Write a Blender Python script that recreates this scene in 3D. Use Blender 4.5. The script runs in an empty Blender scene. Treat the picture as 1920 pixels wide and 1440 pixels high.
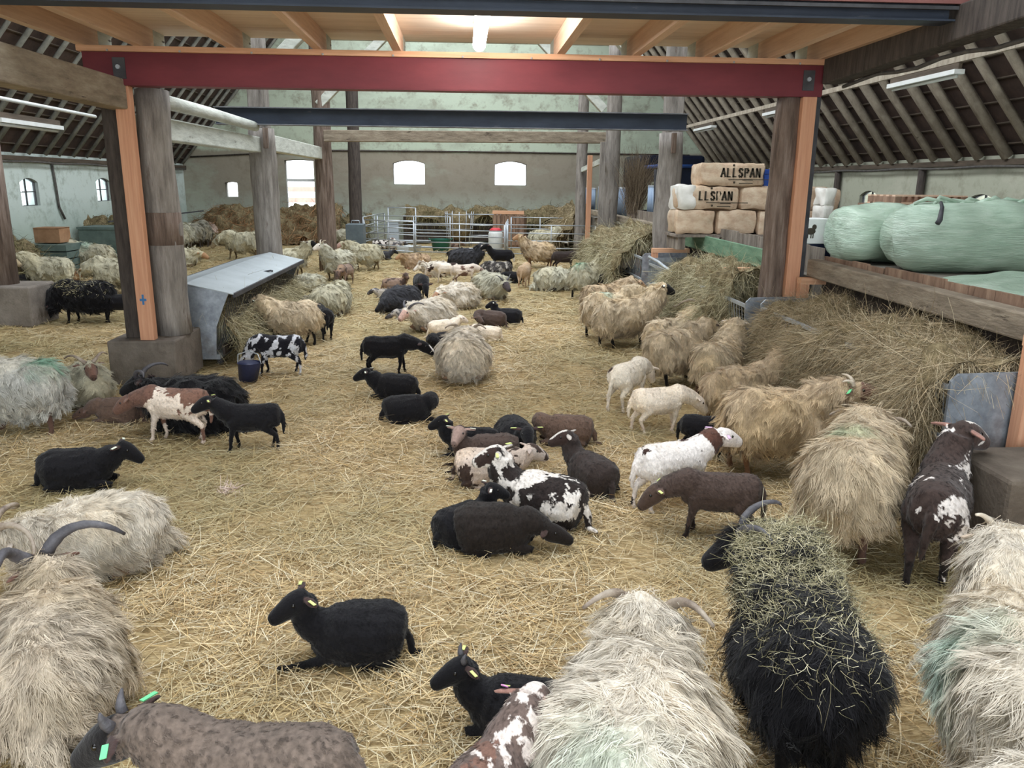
import bpy, math, random
import numpy as np
from mathutils import Vector, Matrix

# ---------------------------------------------------------------- camera, world, lights
SC = bpy.context.scene
COL = SC.collection
R = math.radians
CAM_F, CAM_H, PITCH, YAW, ROLL = 1480.0, 2.2, R(14.3), R(3.56), R(.57)
cf = Vector((math.sin(YAW)*math.cos(PITCH), math.cos(YAW)*math.cos(PITCH), -math.sin(PITCH)))
r0 = Vector((math.cos(YAW), -math.sin(YAW), 0)); u0 = r0.cross(cf)
cr = math.cos(ROLL)*r0 + math.sin(ROLL)*u0
cu = -math.sin(ROLL)*r0 + math.cos(ROLL)*u0
cam = bpy.data.cameras.new('camera'); camo = bpy.data.objects.new('camera', cam); COL.objects.link(camo)
cam.sensor_fit = 'HORIZONTAL'; cam.sensor_width = 36.0; cam.lens = CAM_F/1920*36.0
cam.clip_start = .05; cam.clip_end = 300
mw = Matrix((cr, cu, -cf)).transposed().to_4x4(); mw.translation = (0, 0, CAM_H)
camo.matrix_world = mw
SC.camera = camo

SC.view_settings.view_transform = 'Standard'
SC.view_settings.look = 'None'
SC.view_settings.gamma = 1.0
SC.view_settings.use_curve_mapping = False
SC.view_settings.exposure = 1.2
cy = SC.cycles
cy.max_bounces = 6; cy.diffuse_bounces = 4; cy.glossy_bounces = 2; cy.transmission_bounces = 4; cy.transparent_max_bounces = 6
cy.sample_clamp_indirect = 6.0
cy.use_denoising = True
cy.caustics_reflective = False; cy.caustics_refractive = False

W = bpy.data.worlds.new('overcast_sky'); SC.world = W; W.use_nodes = True
bg = W.node_tree.nodes['Background']; bg.inputs[0].default_value = (.90, .95, 1.0, 1); bg.inputs[1].default_value = 2.6

def portal(loc, sx, sy, rot):
    l = bpy.data.lights.new('daylight_opening', 'AREA'); l.shape = 'RECTANGLE'; l.size = sx; l.size_y = sy
    l.cycles.is_portal = True
    o = bpy.data.objects.new('daylight_opening', l); COL.objects.link(o); o.location = loc; o.rotation_euler = rot
    return o

# ---------------------------------------------------------------- helpers
random.seed(7)
RNG = np.random.default_rng(11)

def lin(c):
    c = [x/255.0 for x in c]
    return tuple(x/12.92 if x <= .04045 else ((x+.055)/1.055)**2.4 for x in c)

def newmat(name):
    m = bpy.data.materials.new(name); m.use_nodes = True
    nt = m.node_tree; b = nt.nodes['Principled BSDF']
    return m, nt, b

def noise(nt, scale, detail=4, vec=None, rough=.6, dist=0):
    n = nt.nodes.new('ShaderNodeTexNoise'); n.inputs['Scale'].default_value = scale
    n.inputs['Detail'].default_value = detail; n.inputs['Roughness'].default_value = rough; n.inputs['Distortion'].default_value = dist
    if vec is not None: nt.links.new(vec, n.inputs['Vector'])
    return n.outputs['Fac']

def ramp(nt, fac, stops, interp='LINEAR'):
    r = nt.nodes.new('ShaderNodeValToRGB'); e = r.color_ramp.elements; r.color_ramp.interpolation = interp
    while len(e) < len(stops): e.new(.5)
    for i, (p, c) in enumerate(stops):
        e[i].position = p; e[i].color = (*lin(c), 1)
    nt.links.new(fac, r.inputs[0]); return r.outputs[0]

def mix(nt, fac, a, b, mode='MIX'):
    n = nt.nodes.new('ShaderNodeMix'); n.data_type = 'RGBA'; n.blend_type = mode
    for s, v in ((0, fac), (6, a), (7, b)):
        if isinstance(v, (int, float)): n.inputs[s].default_value = v
        elif isinstance(v, tuple): n.inputs[s].default_value = (*v[:3], 1)
        else: nt.links.new(v, n.inputs[s])
    return n.outputs[2]

def mapr(nt, v, a, b, c=0., d=1.):
    n = nt.nodes.new('ShaderNodeMapRange'); nt.links.new(v, n.inputs[0])
    for i, x in enumerate((a, b, c, d)): n.inputs[i+1].default_value = x
    return n.outputs[0]

def coords(nt, scale=(1, 1, 1), rot=(0, 0, 0)):
    t = nt.nodes.new('ShaderNodeTexCoord'); m = nt.nodes.new('ShaderNodeMapping')
    m.inputs['Scale'].default_value = scale; m.inputs['Rotation'].default_value = rot
    nt.links.new(t.outputs['Object'], m.inputs[0]); return m.outputs[0]

def bump(nt, b, h, strength=.3, dist=.02):
    n = nt.nodes.new('ShaderNodeBump'); n.inputs['Strength'].default_value = strength; n.inputs['Distance'].default_value = dist
    nt.links.new(h, n.inputs['Height']); nt.links.new(n.outputs[0], b.inputs['Normal'])

MATS = {}
def M(name, stops, scale=3., stretch=(1, 1, 1), rough=.85, metal=0., bmp=.25, bscale=None, spec=.3, spots=None, dist=0.):
    """mottled procedural material: noise ramp + optional spots of another colour"""
    if name in MATS: return MATS[name]
    m, nt, b = newmat(name)
    v = coords(nt, stretch)
    f = noise(nt, scale, 6, v, .65, dist)
    if isinstance(stops[0], int): stops = [(.0, stops), (1., stops)]
    c = ramp(nt, f, stops)
    if spots:
        sc, lo, hi, colr = spots
        f2 = mapr(nt, noise(nt, sc, 5, v, .7), lo, hi)
        c = mix(nt, f2, c, lin(colr))
    nt.links.new(c, b.inputs['Base Color'])
    b.inputs['Roughness'].default_value = rough; b.inputs['Metallic'].default_value = metal
    b.inputs['Specular IOR Level'].default_value = spec
    if bmp: bump(nt, b, noise(nt, bscale or scale*4, 5, v), bmp)
    MATS[name] = m; return m

def attr_mat(name, rough=.9, spec=.15, bscale=60, bmp=.4, sheen=0., transl=0.):
    """material that takes its colour from the mesh's own colour attribute, with fine mottling"""
    m, nt, b = newmat(name)
    a = nt.nodes.new('ShaderNodeAttribute'); a.attribute_name = 'Col'
    v = coords(nt)
    f = mapr(nt, noise(nt, bscale, 3, v), .3, .7, .8, 1.18)
    c = mix(nt, 1., a.outputs['Color'], f, 'MULTIPLY')
    nt.links.new(c, b.inputs['Base Color'])
    b.inputs['Roughness'].default_value = rough; b.inputs['Specular IOR Level'].default_value = spec
    if bmp: bump(nt, b, noise(nt, bscale, 4, v), bmp, .01)
    if sheen: b.inputs['Sheen Weight'].default_value = sheen
    MATS[name] = m; return m

class MB:
    """collects shapes into one mesh"""
    def __init__(s): s.v = []; s.f = []; s.n = 0; s.c = []
    def add(s, v, f, c=None):
        v = np.asarray(v, float); s.v.append(v); s.f += [tuple(i+s.n for i in q) for q in f]
        s.c.append(np.tile(c, (len(v), 1)) if c is not None and np.ndim(c) == 1 else c); s.n += len(v); return s
    def box(s, lo, hi, rotz=0, piv=None, bev=0):
        lo = np.array(lo, float); hi = np.array(hi, float)
        v = np.array([[(lo, hi)[i][0], (lo, hi)[j][1], (lo, hi)[k][2]] for i in (0, 1) for j in (0, 1) for k in (0, 1)])
        if rotz:
            p = np.array(piv if piv is not None else (lo+hi)/2, float); a = R(rotz); q = v-p
            v = np.stack([q[:, 0]*math.cos(a)-q[:, 1]*math.sin(a), q[:, 0]*math.sin(a)+q[:, 1]*math.cos(a), q[:, 2]], 1)+p
        return s.add(v, [(0, 1, 3, 2), (4, 6, 7, 5), (0, 4, 5, 1), (2, 3, 7, 6), (0, 2, 6, 4), (1, 5, 7, 3)])
    def bar(s, a, b, w, h, up=(0, 0, 1)):
        """rectangular bar from a to b, w across, h along up"""
        a = np.array(a, float); b = np.array(b, float); t = (b-a)/np.linalg.norm(b-a)
        up = np.array(up, float); x = np.cross(t, up); x /= np.linalg.norm(x); y = np.cross(x, t)
        v = [p+x*w/2*i+y*h/2*j for p in (a, b) for i, j in ((-1, -1), (1, -1), (1, 1), (-1, 1))]
        return s.add(v, [(3, 2, 1, 0), (4, 5, 6, 7), (0, 1, 5, 4), (1, 2, 6, 5), (2, 3, 7, 6), (3, 0, 4, 7)])
    def tube(s, pts, rad, n=10, cap=True, wob=0., lat=None, seed=0):
        pts = np.array(pts, float); m = len(pts)
        rad = np.array(rad, float)
        if rad.ndim == 0: rad = np.full(m, float(rad))
        if rad.ndim == 1: rad = np.stack([rad, rad], 1)
        t = np.gradient(pts, axis=0); t /= np.linalg.norm(t, axis=1)[:, None]+1e-9
        V = []; rg = np.random.default_rng(seed)
        ph = rg.uniform(0, 6.28, 3)
        px = None
        for i in range(m):
            if lat is not None: x = np.array(lat, float)
            else:
                x = px if px is not None else (np.array([0, 0, 1.]) if abs(t[i][2]) < .9 else np.array([0, 1., 0]))
                if px is None: x = np.cross(x, t[i])
            x = x-t[i]*(x@t[i]); x /= np.linalg.norm(x)+1e-9; px = x
            y = np.cross(t[i], x)
            for k in range(n):
                a = 2*math.pi*k/n
                w = 1+wob*(math.sin(2*a+ph[0]+i*.8)+.6*math.sin(3*a+ph[1]-i*.5)+.4*math.sin(5*a+ph[2]+i))
                V.append(pts[i]+(x*math.cos(a)*rad[i, 0]+y*math.sin(a)*rad[i, 1])*w)
        F = [(i*n+k, i*n+(k+1) % n, (i+1)*n+(k+1) % n, (i+1)*n+k) for i in range(m-1) for k in range(n)]
        if cap: F += [tuple(range(n-1, -1, -1)), tuple((m-1)*n+k for k in range(n))]
        return s.add(V, F)
    def ball(s, c, r, n=12, m=8):
        c = np.array(c, float); r = np.broadcast_to(np.array(r, float), 3)
        V = [c+r*np.array([0, 0, -1.])]
        for i in range(1, m):
            p = -math.pi/2+math.pi*i/m
            for k in range(n):
                a = 2*math.pi*k/n; V.append(c+r*np.array([math.cos(p)*math.cos(a), math.cos(p)*math.sin(a), math.sin(p)]))
        V.append(c+r*np.array([0, 0, 1.])); F = []
        for k in range(n): F.append((0, 1+(k+1) % n, 1+k))
        for i in range(m-2):
            for k in range(n): F.append((1+i*n+k, 1+i*n+(k+1) % n, 1+(i+1)*n+(k+1) % n, 1+(i+1)*n+k))
        L = len(V)-1; b = 1+(m-2)*n
        for k in range(n): F.append((b+k, b+(k+1) % n, L))
        return s.add(V, F)
    def build(s, name, mat, parent=None, smooth=False, bev=0, loc=None):
        me = bpy.data.meshes.new(name)
        v = np.concatenate(s.v)
        if loc is not None: v = v-np.array(loc)
        me.from_pydata(v.tolist(), [], s.f); me.update()
        if s.c and s.c[0] is not None: set_col(me, np.concatenate(s.c))
        if smooth: me.polygons.foreach_set('use_smooth', np.ones(len(me.polygons), bool))
        o = bpy.data.objects.new(name, me); COL.objects.link(o)
        me.materials.append(mat)
        if parent: o.parent = parent
        if loc is not None: o.location = loc
        if bev:
            b = o.modifiers.new('edge', 'BEVEL'); b.width = bev; b.segments = 2; b.limit_method = 'ANGLE'
        return o

def set_col(me, c):
    c = np.asarray(c, np.float32)
    if c.shape[1] == 3: c = np.concatenate([c, np.ones((len(c), 1), np.float32)], 1)
    a = me.color_attributes.new('Col', 'FLOAT_COLOR', 'POINT'); a.data.foreach_set('color', c.ravel())

def fastmesh(name, v, quads, mat, col=None, parent=None, smooth=True):
    """big quad mesh straight from arrays"""
    me = bpy.data.meshes.new(name); v = np.asarray(v, np.float32); q = np.asarray(quads, np.int32)
    me.vertices.add(len(v)); me.vertices.foreach_set('co', v.ravel())
    me.loops.add(q.size); me.loops.foreach_set('vertex_index', q.ravel())
    me.polygons.add(len(q)); me.polygons.foreach_set('loop_start', np.arange(0, q.size, q.shape[1], dtype=np.int32))
    me.update(calc_edges=True)
    if smooth: me.polygons.foreach_set('use_smooth', np.ones(len(q), bool))
    if col is not None: set_col(me, col)
    me.materials.append(mat)
    o = bpy.data.objects.new(name, me); COL.objects.link(o)
    if parent: o.parent = parent
    return o

def tag(o, label=None, cat=None, group=None, kind=None):
    for k, v in (('label', label), ('category', cat), ('group', group), ('kind', kind)):
        if v: o[k] = v
    return o

def empty(name, loc=(0, 0, 0), rz=0, label=None, cat=None, group=None):
    o = bpy.data.objects.new(name, None); COL.objects.link(o); o.location = loc; o.rotation_euler = (0, 0, rz)
    o.empty_display_size = .1
    return tag(o, label, cat, group)

def struct(o): o['kind'] = 'structure'; return o

def wave_noise(p, freq, seed, k=10):
    """smooth pseudo-noise in about -1..1 from random plane waves"""
    rg = np.random.default_rng(seed); p = np.asarray(p, float)
    d = rg.normal(size=(k, p.shape[1])); d /= np.linalg.norm(d, axis=1)[:, None]
    fr = freq*rg.uniform(.6, 1.7, k); ph = rg.uniform(0, 6.28, k)
    return np.cos(p@(d*fr[:, None]).T*2*math.pi+ph).sum(1)/math.sqrt(k)*1.1

def strands(P, D, N, L, Wd, segs=3, bend=.3, droop=0., taper=.25, rg=RNG):
    """flat tapering strands: root P, direction D, face normal N, lengths L, widths Wd -> verts, quads"""
    n = len(P); D = D/(np.linalg.norm(D, axis=1)[:, None]+1e-9)
    S = np.cross(D, N); S /= np.linalg.norm(S, axis=1)[:, None]+1e-9
    B = S*rg.normal(0, bend, (n, 1))+N*rg.normal(0, bend*.4, (n, 1))
    V = np.zeros((n, segs+1, 2, 3))
    for i in range(segs+1):
        t = i/segs
        c = P+D*(L[:, None]*t)+B*(L[:, None]*t*t)+np.array([0, 0, -1.])*(droop*L[:, None]*t*t)
        w = Wd[:, None]*((1-t)*(1-taper)+taper)/2
        V[:, i, 0] = c-S*w; V[:, i, 1] = c+S*w
    base = np.arange(n)[:, None]*(segs+1)*2
    q = np.concatenate([base+np.array([2*i, 2*i+1, 2*i+3, 2*i+2]) for i in range(segs)], 0)
    return V.reshape(-1, 3), q

# ---------------------------------------------------------------- materials of the building
XL, XR, YB, YF = -10.2, 9.6, 30.5, -4.0
EAVE, SLOPE, RIDGE_X = 2.66, 1.19, -.3
pine = M('fresh_pine', [(.3, (208, 174, 148)), (.5, (222, 190, 164)), (.7, (232, 204, 180))], 3, (14, .6, 14), .6, bmp=.1, spots=(2.2, .66, .74, (120, 74, 48)))
pine_z = M('fresh_pine_upright', [(.3, (196, 140, 110)), (.5, (210, 156, 124)), (.7, (218, 168, 136))], 3, (14, 14, .5), .6, bmp=.1, spots=(1.6, .7, .76, (110, 62, 44)))
pine_x = M('fresh_pine_across', [(.3, (204, 154, 122)), (.5, (218, 170, 136)), (.7, (228, 184, 150))], 3, (.6, 14, 14), .6, bmp=.1, spots=(2, .68, .76, (112, 62, 44)))
board = M('ceiling_boarding', [(.3, (218, 200, 180)), (.6, (232, 216, 198)), (.8, (240, 226, 208))], 2, (.4, 9, 1), .7, bmp=.1)
log_grey = M('weathered_log', [(.25, (92, 86, 82)), (.5, (140, 134, 128)), (.75, (172, 166, 160))], 3, (5, 5, .7), .9, bmp=.6, spots=(1.6, .62, .72, (84, 62, 48)))
log_brown = M('brown_log', [(.3, (80, 68, 60)), (.5, (120, 104, 94)), (.75, (158, 144, 134))], 3, (6, 6, .6), .9, bmp=.6, spots=(2.2, .6, .75, (70, 60, 56)))
dark_wood = M('dark_wood', [(.3, (54, 48, 46)), (.7, (92, 84, 78))], 4, (6, 6, .8), .9, bmp=.4)
beam_wood = M('old_beam_wood', [(.25, (104, 94, 82)), (.5, (142, 130, 114)), (.75, (170, 160, 142))], 3, (1.2, 1, 5), .9, bmp=.5, spots=(2.5, .62, .7, (74, 64, 56)))
lime_wood = M('limewashed_wood', [(.3, (168, 172, 164)), (.55, (202, 206, 198)), (.8, (218, 222, 214))], 3, (1.5, .8, 4), .9, bmp=.4, spots=(4, .64, .7, (96, 90, 82)))
red_steel = M('oxide_red_steel', [(.3, (104, 44, 52)), (.7, (124, 54, 62))], 2, (.6, 1, 2), .5, bmp=.05, spots=(5, .7, .8, (92, 44, 52)))
blue_steel = M('dark_slate_steel', [(.3, (40, 46, 58)), (.7, (60, 68, 82))], 2, (.6, 1, 2), .5, bmp=.08, spots=(4, .66, .75, (92, 92, 96)))
dust_steel = M('dusty_flange', [(.3, (84, 88, 96)), (.7, (140, 142, 146))], 5, (.8, 2, 2), .8, bmp=.1)
steel_dark = M('dark_steel', [(.3, (52, 52, 56)), (.7, (84, 84, 88))], 5, rough=.6, bmp=.1)
galv = M('galvanised_sheet', [(.3, (128, 136, 146)), (.5, (156, 164, 174)), (.7, (182, 190, 200))], 9, rough=.42, metal=.55, bmp=.05, spots=(1.6, .6, .8, (110, 104, 96)))
galv_lid = M('galvanised_lid', [(.3, (160, 168, 172)), (.7, (182, 190, 194))], 2, rough=.5, metal=.3, bmp=.03)
tubing = M('galvanised_tube', [(.3, (176, 184, 192)), (.7, (206, 212, 218))], 6, rough=.4, metal=.5, bmp=.05)
concrete = M('concrete', [(.2, (86, 80, 74)), (.5, (122, 114, 106)), (.8, (150, 142, 134))], 3, rough=.95, bmp=.5, bscale=30, spots=(2.2, .56, .72, (74, 66, 56)))
concrete_dark = M('dirty_concrete', [(.2, (60, 54, 48)), (.5, (96, 86, 76)), (.8, (122, 112, 100))], 3, rough=.95, bmp=.5, bscale=30, spots=(9, .7, .76, (170, 164, 154)))
tile = M('roof_tiles', [(.3, (50, 41, 37)), (.6, (76, 61, 54)), (.8, (108, 84, 72))], 2, rough=.95, bmp=.5)
rafter_m = M('rafter_wood', [(.3, (136, 126, 112)), (.6, (174, 164, 148)), (.8, (196, 186, 170))], 4, (1, 3, 1), .95, bmp=.4, spots=(3, .62, .72, (76, 66, 56)))
rafter_l = M('grey_rafter_wood', [(.3, (110, 110, 104)), (.6, (150, 150, 142)), (.8, (176, 176, 168))], 4, (1, 3, 1), .95, bmp=.4)
batten_m = M('batten_wood', [(.3, (66, 58, 50)), (.7, (100, 88, 76))], 4, (4, .6, 4), .95, bmp=.3)
white_paint = M('white_paint', [(.3, (206, 210, 208)), (.7, (226, 228, 226))], 6, rough=.6, bmp=.05)
cable_m = M('grey_cable', [(.3, (70, 68, 66)), (.7, (104, 100, 96))], 9, rough=.7, bmp=0)

def plaster(name, zones, stain, stain2):
    m, nt, b = newmat(name)
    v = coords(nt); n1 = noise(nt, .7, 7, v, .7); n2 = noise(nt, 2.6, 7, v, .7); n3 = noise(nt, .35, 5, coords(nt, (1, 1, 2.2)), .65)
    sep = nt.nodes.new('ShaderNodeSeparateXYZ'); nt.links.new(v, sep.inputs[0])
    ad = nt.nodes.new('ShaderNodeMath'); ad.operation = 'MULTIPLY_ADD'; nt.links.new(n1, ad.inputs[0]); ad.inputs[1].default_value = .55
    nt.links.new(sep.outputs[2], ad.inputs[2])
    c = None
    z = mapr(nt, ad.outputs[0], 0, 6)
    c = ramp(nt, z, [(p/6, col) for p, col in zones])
    c = mix(nt, mapr(nt, n2, .5, .68, 0, .75), c, lin(stain))
    c = mix(nt, mapr(nt, n3, .52, .66, 0, .7), c, lin(stain2))
    nt.links.new(c, b.inputs['Base Color']); b.inputs['Roughness'].default_value = .95; b.inputs['Specular IOR Level'].default_value = .15
    bump(nt, b, n2, .5, .03); return m

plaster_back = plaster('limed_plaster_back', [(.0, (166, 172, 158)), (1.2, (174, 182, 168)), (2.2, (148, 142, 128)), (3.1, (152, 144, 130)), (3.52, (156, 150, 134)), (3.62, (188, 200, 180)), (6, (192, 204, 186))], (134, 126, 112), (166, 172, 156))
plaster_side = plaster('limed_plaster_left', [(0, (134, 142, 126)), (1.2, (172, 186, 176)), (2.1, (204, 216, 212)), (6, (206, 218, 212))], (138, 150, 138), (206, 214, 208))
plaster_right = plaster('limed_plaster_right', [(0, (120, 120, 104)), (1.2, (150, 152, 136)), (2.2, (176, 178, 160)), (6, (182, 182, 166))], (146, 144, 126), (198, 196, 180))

# ---------------------------------------------------------------- ground, walls, roof
def prism_y(mb, poly, y0, y1):
    n = len(poly); v = [(x, y0, z) for x, z in poly]+[(x, y1, z) for x, z in poly]
    f = [tuple(range(n-1, -1, -1)), tuple(range(n, 2*n))]+[(i, (i+1) % n, n+(i+1) % n, n+i) for i in range(n)]
    return mb.add(v, f)
def prism_x(mb, poly, x0, x1):
    n = len(poly); v = [(x0, y, z) for y, z in poly]+[(x1, y, z) for y, z in poly]
    f = [tuple(range(n-1, -1, -1)), tuple(range(n, 2*n))]+[(i, (i+1) % n, n+(i+1) % n, n+i) for i in range(n)]
    return mb.add(v, f)
def arch(a, b, z0, rise, n=10):
    return [(a+(b-a)*i/n, z0+rise*(1-(2*i/n-1)**2)) for i in range(n+1)]

def holed_wall(name, mat, u0, u1, top, holes, prism, d0, d1):
    """wall with real openings; holes (u0, u1, z0, z1, arch rise)"""
    mb = MB(); holes = sorted(holes); c = u0
    for a, b, z0, z1, rise in holes:
        prism(mb, [(c, 0), (a, 0), (a, top), (c, top)], d0, d1)
        prism(mb, [(a, 0), (b, 0), (b, z0), (a, z0)], d0, d1)
        ar = arch(a, b, z1-rise, rise)
        for (p, q) in zip(ar[:-1], ar[1:]):
            prism(mb, [(p[0], p[1]), (q[0], q[1]), (q[0], top), (p[0], top)], d0, d1)
        c = b
    prism(mb, [(c, 0), (u1, 0), (u1, top), (c, top)], d0, d1)
    return struct(mb.build(name, mat))

holes_b = [(-2.6, -1.42, 2.1, 2.98, .12), (1.17, 2.37, 2.1, 2.98, .12), (-6.55, -5.5, .98, 2.95, .03), (-8.75, -8.3, 1.58, 2.14, .04), (6.75, 8.9, 1.1, 3.05, .15)]
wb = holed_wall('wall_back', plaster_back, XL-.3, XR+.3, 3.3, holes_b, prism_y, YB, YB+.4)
g = MB(); ridge_z = EAVE+(RIDGE_X-XL)*SLOPE
prism_y(g, [(XL+.5, 3.3), (XR-.5, 3.3), (RIDGE_X, ridge_z)], YB, YB+.35)
struct(g.build('wall_gable', plaster_back))
holes_l = [(19.4, 20.2, 1.56, 2.2, .1), (23.3, 24.2, 1.58, 2.22, .1), (14.5, 15.3, 1.56, 2.2, .1)]
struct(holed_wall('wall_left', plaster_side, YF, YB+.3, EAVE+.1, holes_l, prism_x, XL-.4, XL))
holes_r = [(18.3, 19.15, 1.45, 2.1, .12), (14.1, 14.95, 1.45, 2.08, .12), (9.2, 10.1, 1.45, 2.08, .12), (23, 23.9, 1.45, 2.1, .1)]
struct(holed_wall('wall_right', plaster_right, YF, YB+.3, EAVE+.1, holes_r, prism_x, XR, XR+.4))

struct(holed_wall('wall_front', plaster_side, XL, XR, 14.5, [(-5.5, 6.5, .0, 4.4, .05)], prism_y, YF-.3, YF))
pane_m, nt, b = newmat('dusty_glass')
for k, v in (('Base Color', (1, 1, 1, 1)), ('Roughness', .0), ('Transmission Weight', 1.), ('IOR', 1.05)): b.inputs[k].default_value = v
MATS['dusty_glass'] = pane_m
wframe = M('window_iron', [(.3, (70, 72, 74)), (.7, (104, 106, 108))], 8, rough=.6, bmp=.05)
k = 0
for side, hs in (('b', holes_b), ('l', holes_l), ('r', holes_r)):
    for a, bb, z0, z1, rise in hs:
        if side == 'b' and a > 5: continue
        k += 1
        fr = MB(); d = {'b': YB+.22, 'l': XL-.1, 'r': XR+.1}[side]
        P = (lambda u, z: (u, d, z)) if side == 'b' else (lambda u, z: (d, u, z))
        up = (0, 1, 0) if side == 'b' else (1, 0, 0)
        t = .045 if side == 'b' else .03
        ar = arch(a, bb, z1-rise, rise, 8)
        for p, q in zip(ar[:-1], ar[1:]): fr.bar(P(*p), P(*q), t, .06, up)
        for p, q in (((a, z0), (a, z1-rise)), ((bb, z0), (bb, z1-rise)), ((a, z0), (bb, z0))): fr.bar(P(*p), P(*q), t, .06, up)
        if side != 'b':
            fr.bar(P((a+bb)/2, z0), P((a+bb)/2, z1), .022, .04, up); fr.bar(P(a, (z0+z1)/2), P(bb, (z0+z1)/2), .022, .04, up)
        elif z0 < 1.2:
            fr.bar(P(a, 2.22), P(bb, 2.22), .1, .08, up)
        wo = struct(fr.build('window_%d' % k, white_paint if side == 'b' else wframe))
        pn = MB(); lo, hi = P(a, z0), P(bb, z1)
        if side == 'b': pn.box((lo[0], d-.004, z0), (hi[0], d+.004, z1-rise*.2))
        else: pn.box((d-.004, a, z0), (d+.004, bb, z1-rise*.2))
        pn.build('pane', pane_m, wo)

# roof slopes: tiles with a long unseen gap added to let in sky light, round rafters, battens
def roof(side):
    s = -1 if side == 'left' else 1
    xe = XL if s < 0 else XR
    def zt(x): return EAVE+.12-s*(x-xe)*SLOPE
    mb = MB()
    def strip(xa, xb, y0, y1):
        v = [(xa, y0, zt(xa)), (xb, y0, zt(xb)), (xb, y1, zt(xb)), (xa, y1, zt(xa))]
        v += [(a, b_, c+.06) for a, b_, c in v]
        mb.add(v, [(0, 1, 2, 3), (7, 6, 5, 4), (0, 4, 5, 1), (1, 5, 6, 2), (2, 6, 7, 3), (3, 7, 4, 0)])
    xo = xe+s*.5; xi = RIDGE_X
    x1, x2 = xi+s*4.6, xi+s*1.0
    strip(xo, x1, YF, YB+.4); strip(x2, xi, YF, YB+.4); strip(x1, x2, YF, -1.); strip(x1, x2, 28.5, YB+.4)
    o = struct(mb.build('ceiling_'+side, tile))
    r = random.Random(4)
    ang = math.atan(SLOPE); nx, nz = -s*math.sin(ang), -math.cos(ang)
    nx = -s*math.sin(ang)
    ylist = [4.2+.74*i for i in range(36)]
    for i, y in enumerate(ylist):
        y += r.uniform(-.07, .07); m = MB(); pts = []; rr = r.uniform(.078, .095) if s > 0 else r.uniform(.045, .06)
        for t in np.linspace(.05, 6.6, 7):
            x = xe-s*t; pts.append((x-s*.07*math.sin(ang), y+r.uniform(-.025, .025), zt(x)-(.11 if s > 0 else .085)))
        m.tube(pts, np.linspace(rr, rr*.85, 7), 7, wob=.05, seed=i)
        m.build('rafter', rafter_m if s > 0 else rafter_l, o, True)
    for j in range(19):
        x = xe-s*(.15+.27*j); m = MB(); m.bar((x, 3., zt(x)-.012), (x, YB, zt(x)-.012), .035, .024, (nx, 0, .6)); m.build('batten', batten_m, o)
    # wall plate under the rafter feet
    m = MB(); m.bar((xe-s*.02, YF, EAVE-.02), (xe-s*.02, YB, EAVE-.02), .2, .1); m.build('wall_plate', batten_m, o)
    m = MB(); pts = [(xe-s*.16, y, EAVE-.1+.012*math.sin(y*2.3)) for y in np.linspace(3, YB-.2, 60)]
    m.tube(pts, .025, 6); m.build('pipe', cable_m, o, True)
    ll = math.hypot(x1-x2, (x1-x2)*SLOPE)
    p = portal(((x1+x2)/2, 13.75, zt((x1+x2)/2)-.03), ll, 29.5, (0, 0, 0))
    p.rotation_euler = (0, -s*ang if False else s*ang, 0)
    return o
roof('left'); roof('right')
portal((.5, YF+.05, 2.2), 12, 4.4, (R(90), 0, 0))

m = MB(); m.tube([(XL+.3, YB-.03, 3.0), (-5, YB-.03, 3.28), (0, YB-.03, 3.3), (8.5, YB-.03, 3.27)], .028, 6)
struct(m.build('trim_back', dark_wood, smooth=True))

# ---------------------------------------------------------------- frames: posts, beams, joists
def steel_beam(label, y, x0, x1, z0, z1, web, fl=None, flw=.19):
    e = empty('steel_beam', ((x0+x1)/2, y, z0), 0, label, 'beam')
    h = z1-z0; L = (x1-x0)/2
    MB().box((-L, -.006, .014), (L, .006, h-.014)).build('web', web, e)
    MB().box((-L, -flw/2, 0), (L, flw/2, .014)).build('flange', fl or web, e)
    MB().box((-L, -flw/2, h-.014), (L, flw/2, h)).build('flange', fl or web, e)
    return e
red = steel_beam('oxide red steel beam spanning the barn under the pine joists', 8.72, -3.77, 3.78, 3.11, 3.42, red_steel)
red.children[1].active_material = steel_dark
MB().box((-3.77, -.1, .01), (3.78, -.085, .31)).build('face_plate', red_steel, red)
for x in (-3.42, 3.62):
    MB().box((x-.06, -.112, .06), (x+.06, -.1, .26)).build('bolt_plate', steel_dark, red)
    m = MB(); m.tube([(x-.005, -.112, .17), (x-.005, -.135, .17)], .022, 8); m.build('bolt', tubing, red)
pl = tag(MB().box((-3.8, 8.58, 3.422), (3.8, 8.86, 3.475)).build('wall_plate', pine_x), 'pine plank lying along the top of the red steel beam', 'timber plate')
for i in range(11):
    m = MB(); x = -3.5+i*.7; m.ball((x, 8.575, 3.43), .012, 6, 4); m.build('screw_head', tubing, pl)
fb = steel_beam('dark slate steel beam overhead in front of the pine joists', 6.42, -4.6, 9.4, 3.43, 3.76, blue_steel, blue_steel, .2)
MB().box((-7, -.13, .075), (7, -.1, .1)).build('conduit', steel_dark, fb)
MB().box((-1.2, -.135, .115), (7, -.1, .16)).build('red_strip', M('faded_red_paint', [(.3, (120, 78, 76)), (.7, (146, 100, 96))], 3, rough=.7), fb)
steel_beam('dark slate steel beam on the log posts behind the red beam', 13.55, -3.95, 3.7, 3.06, 3.33, blue_steel, dust_steel, .2)

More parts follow.
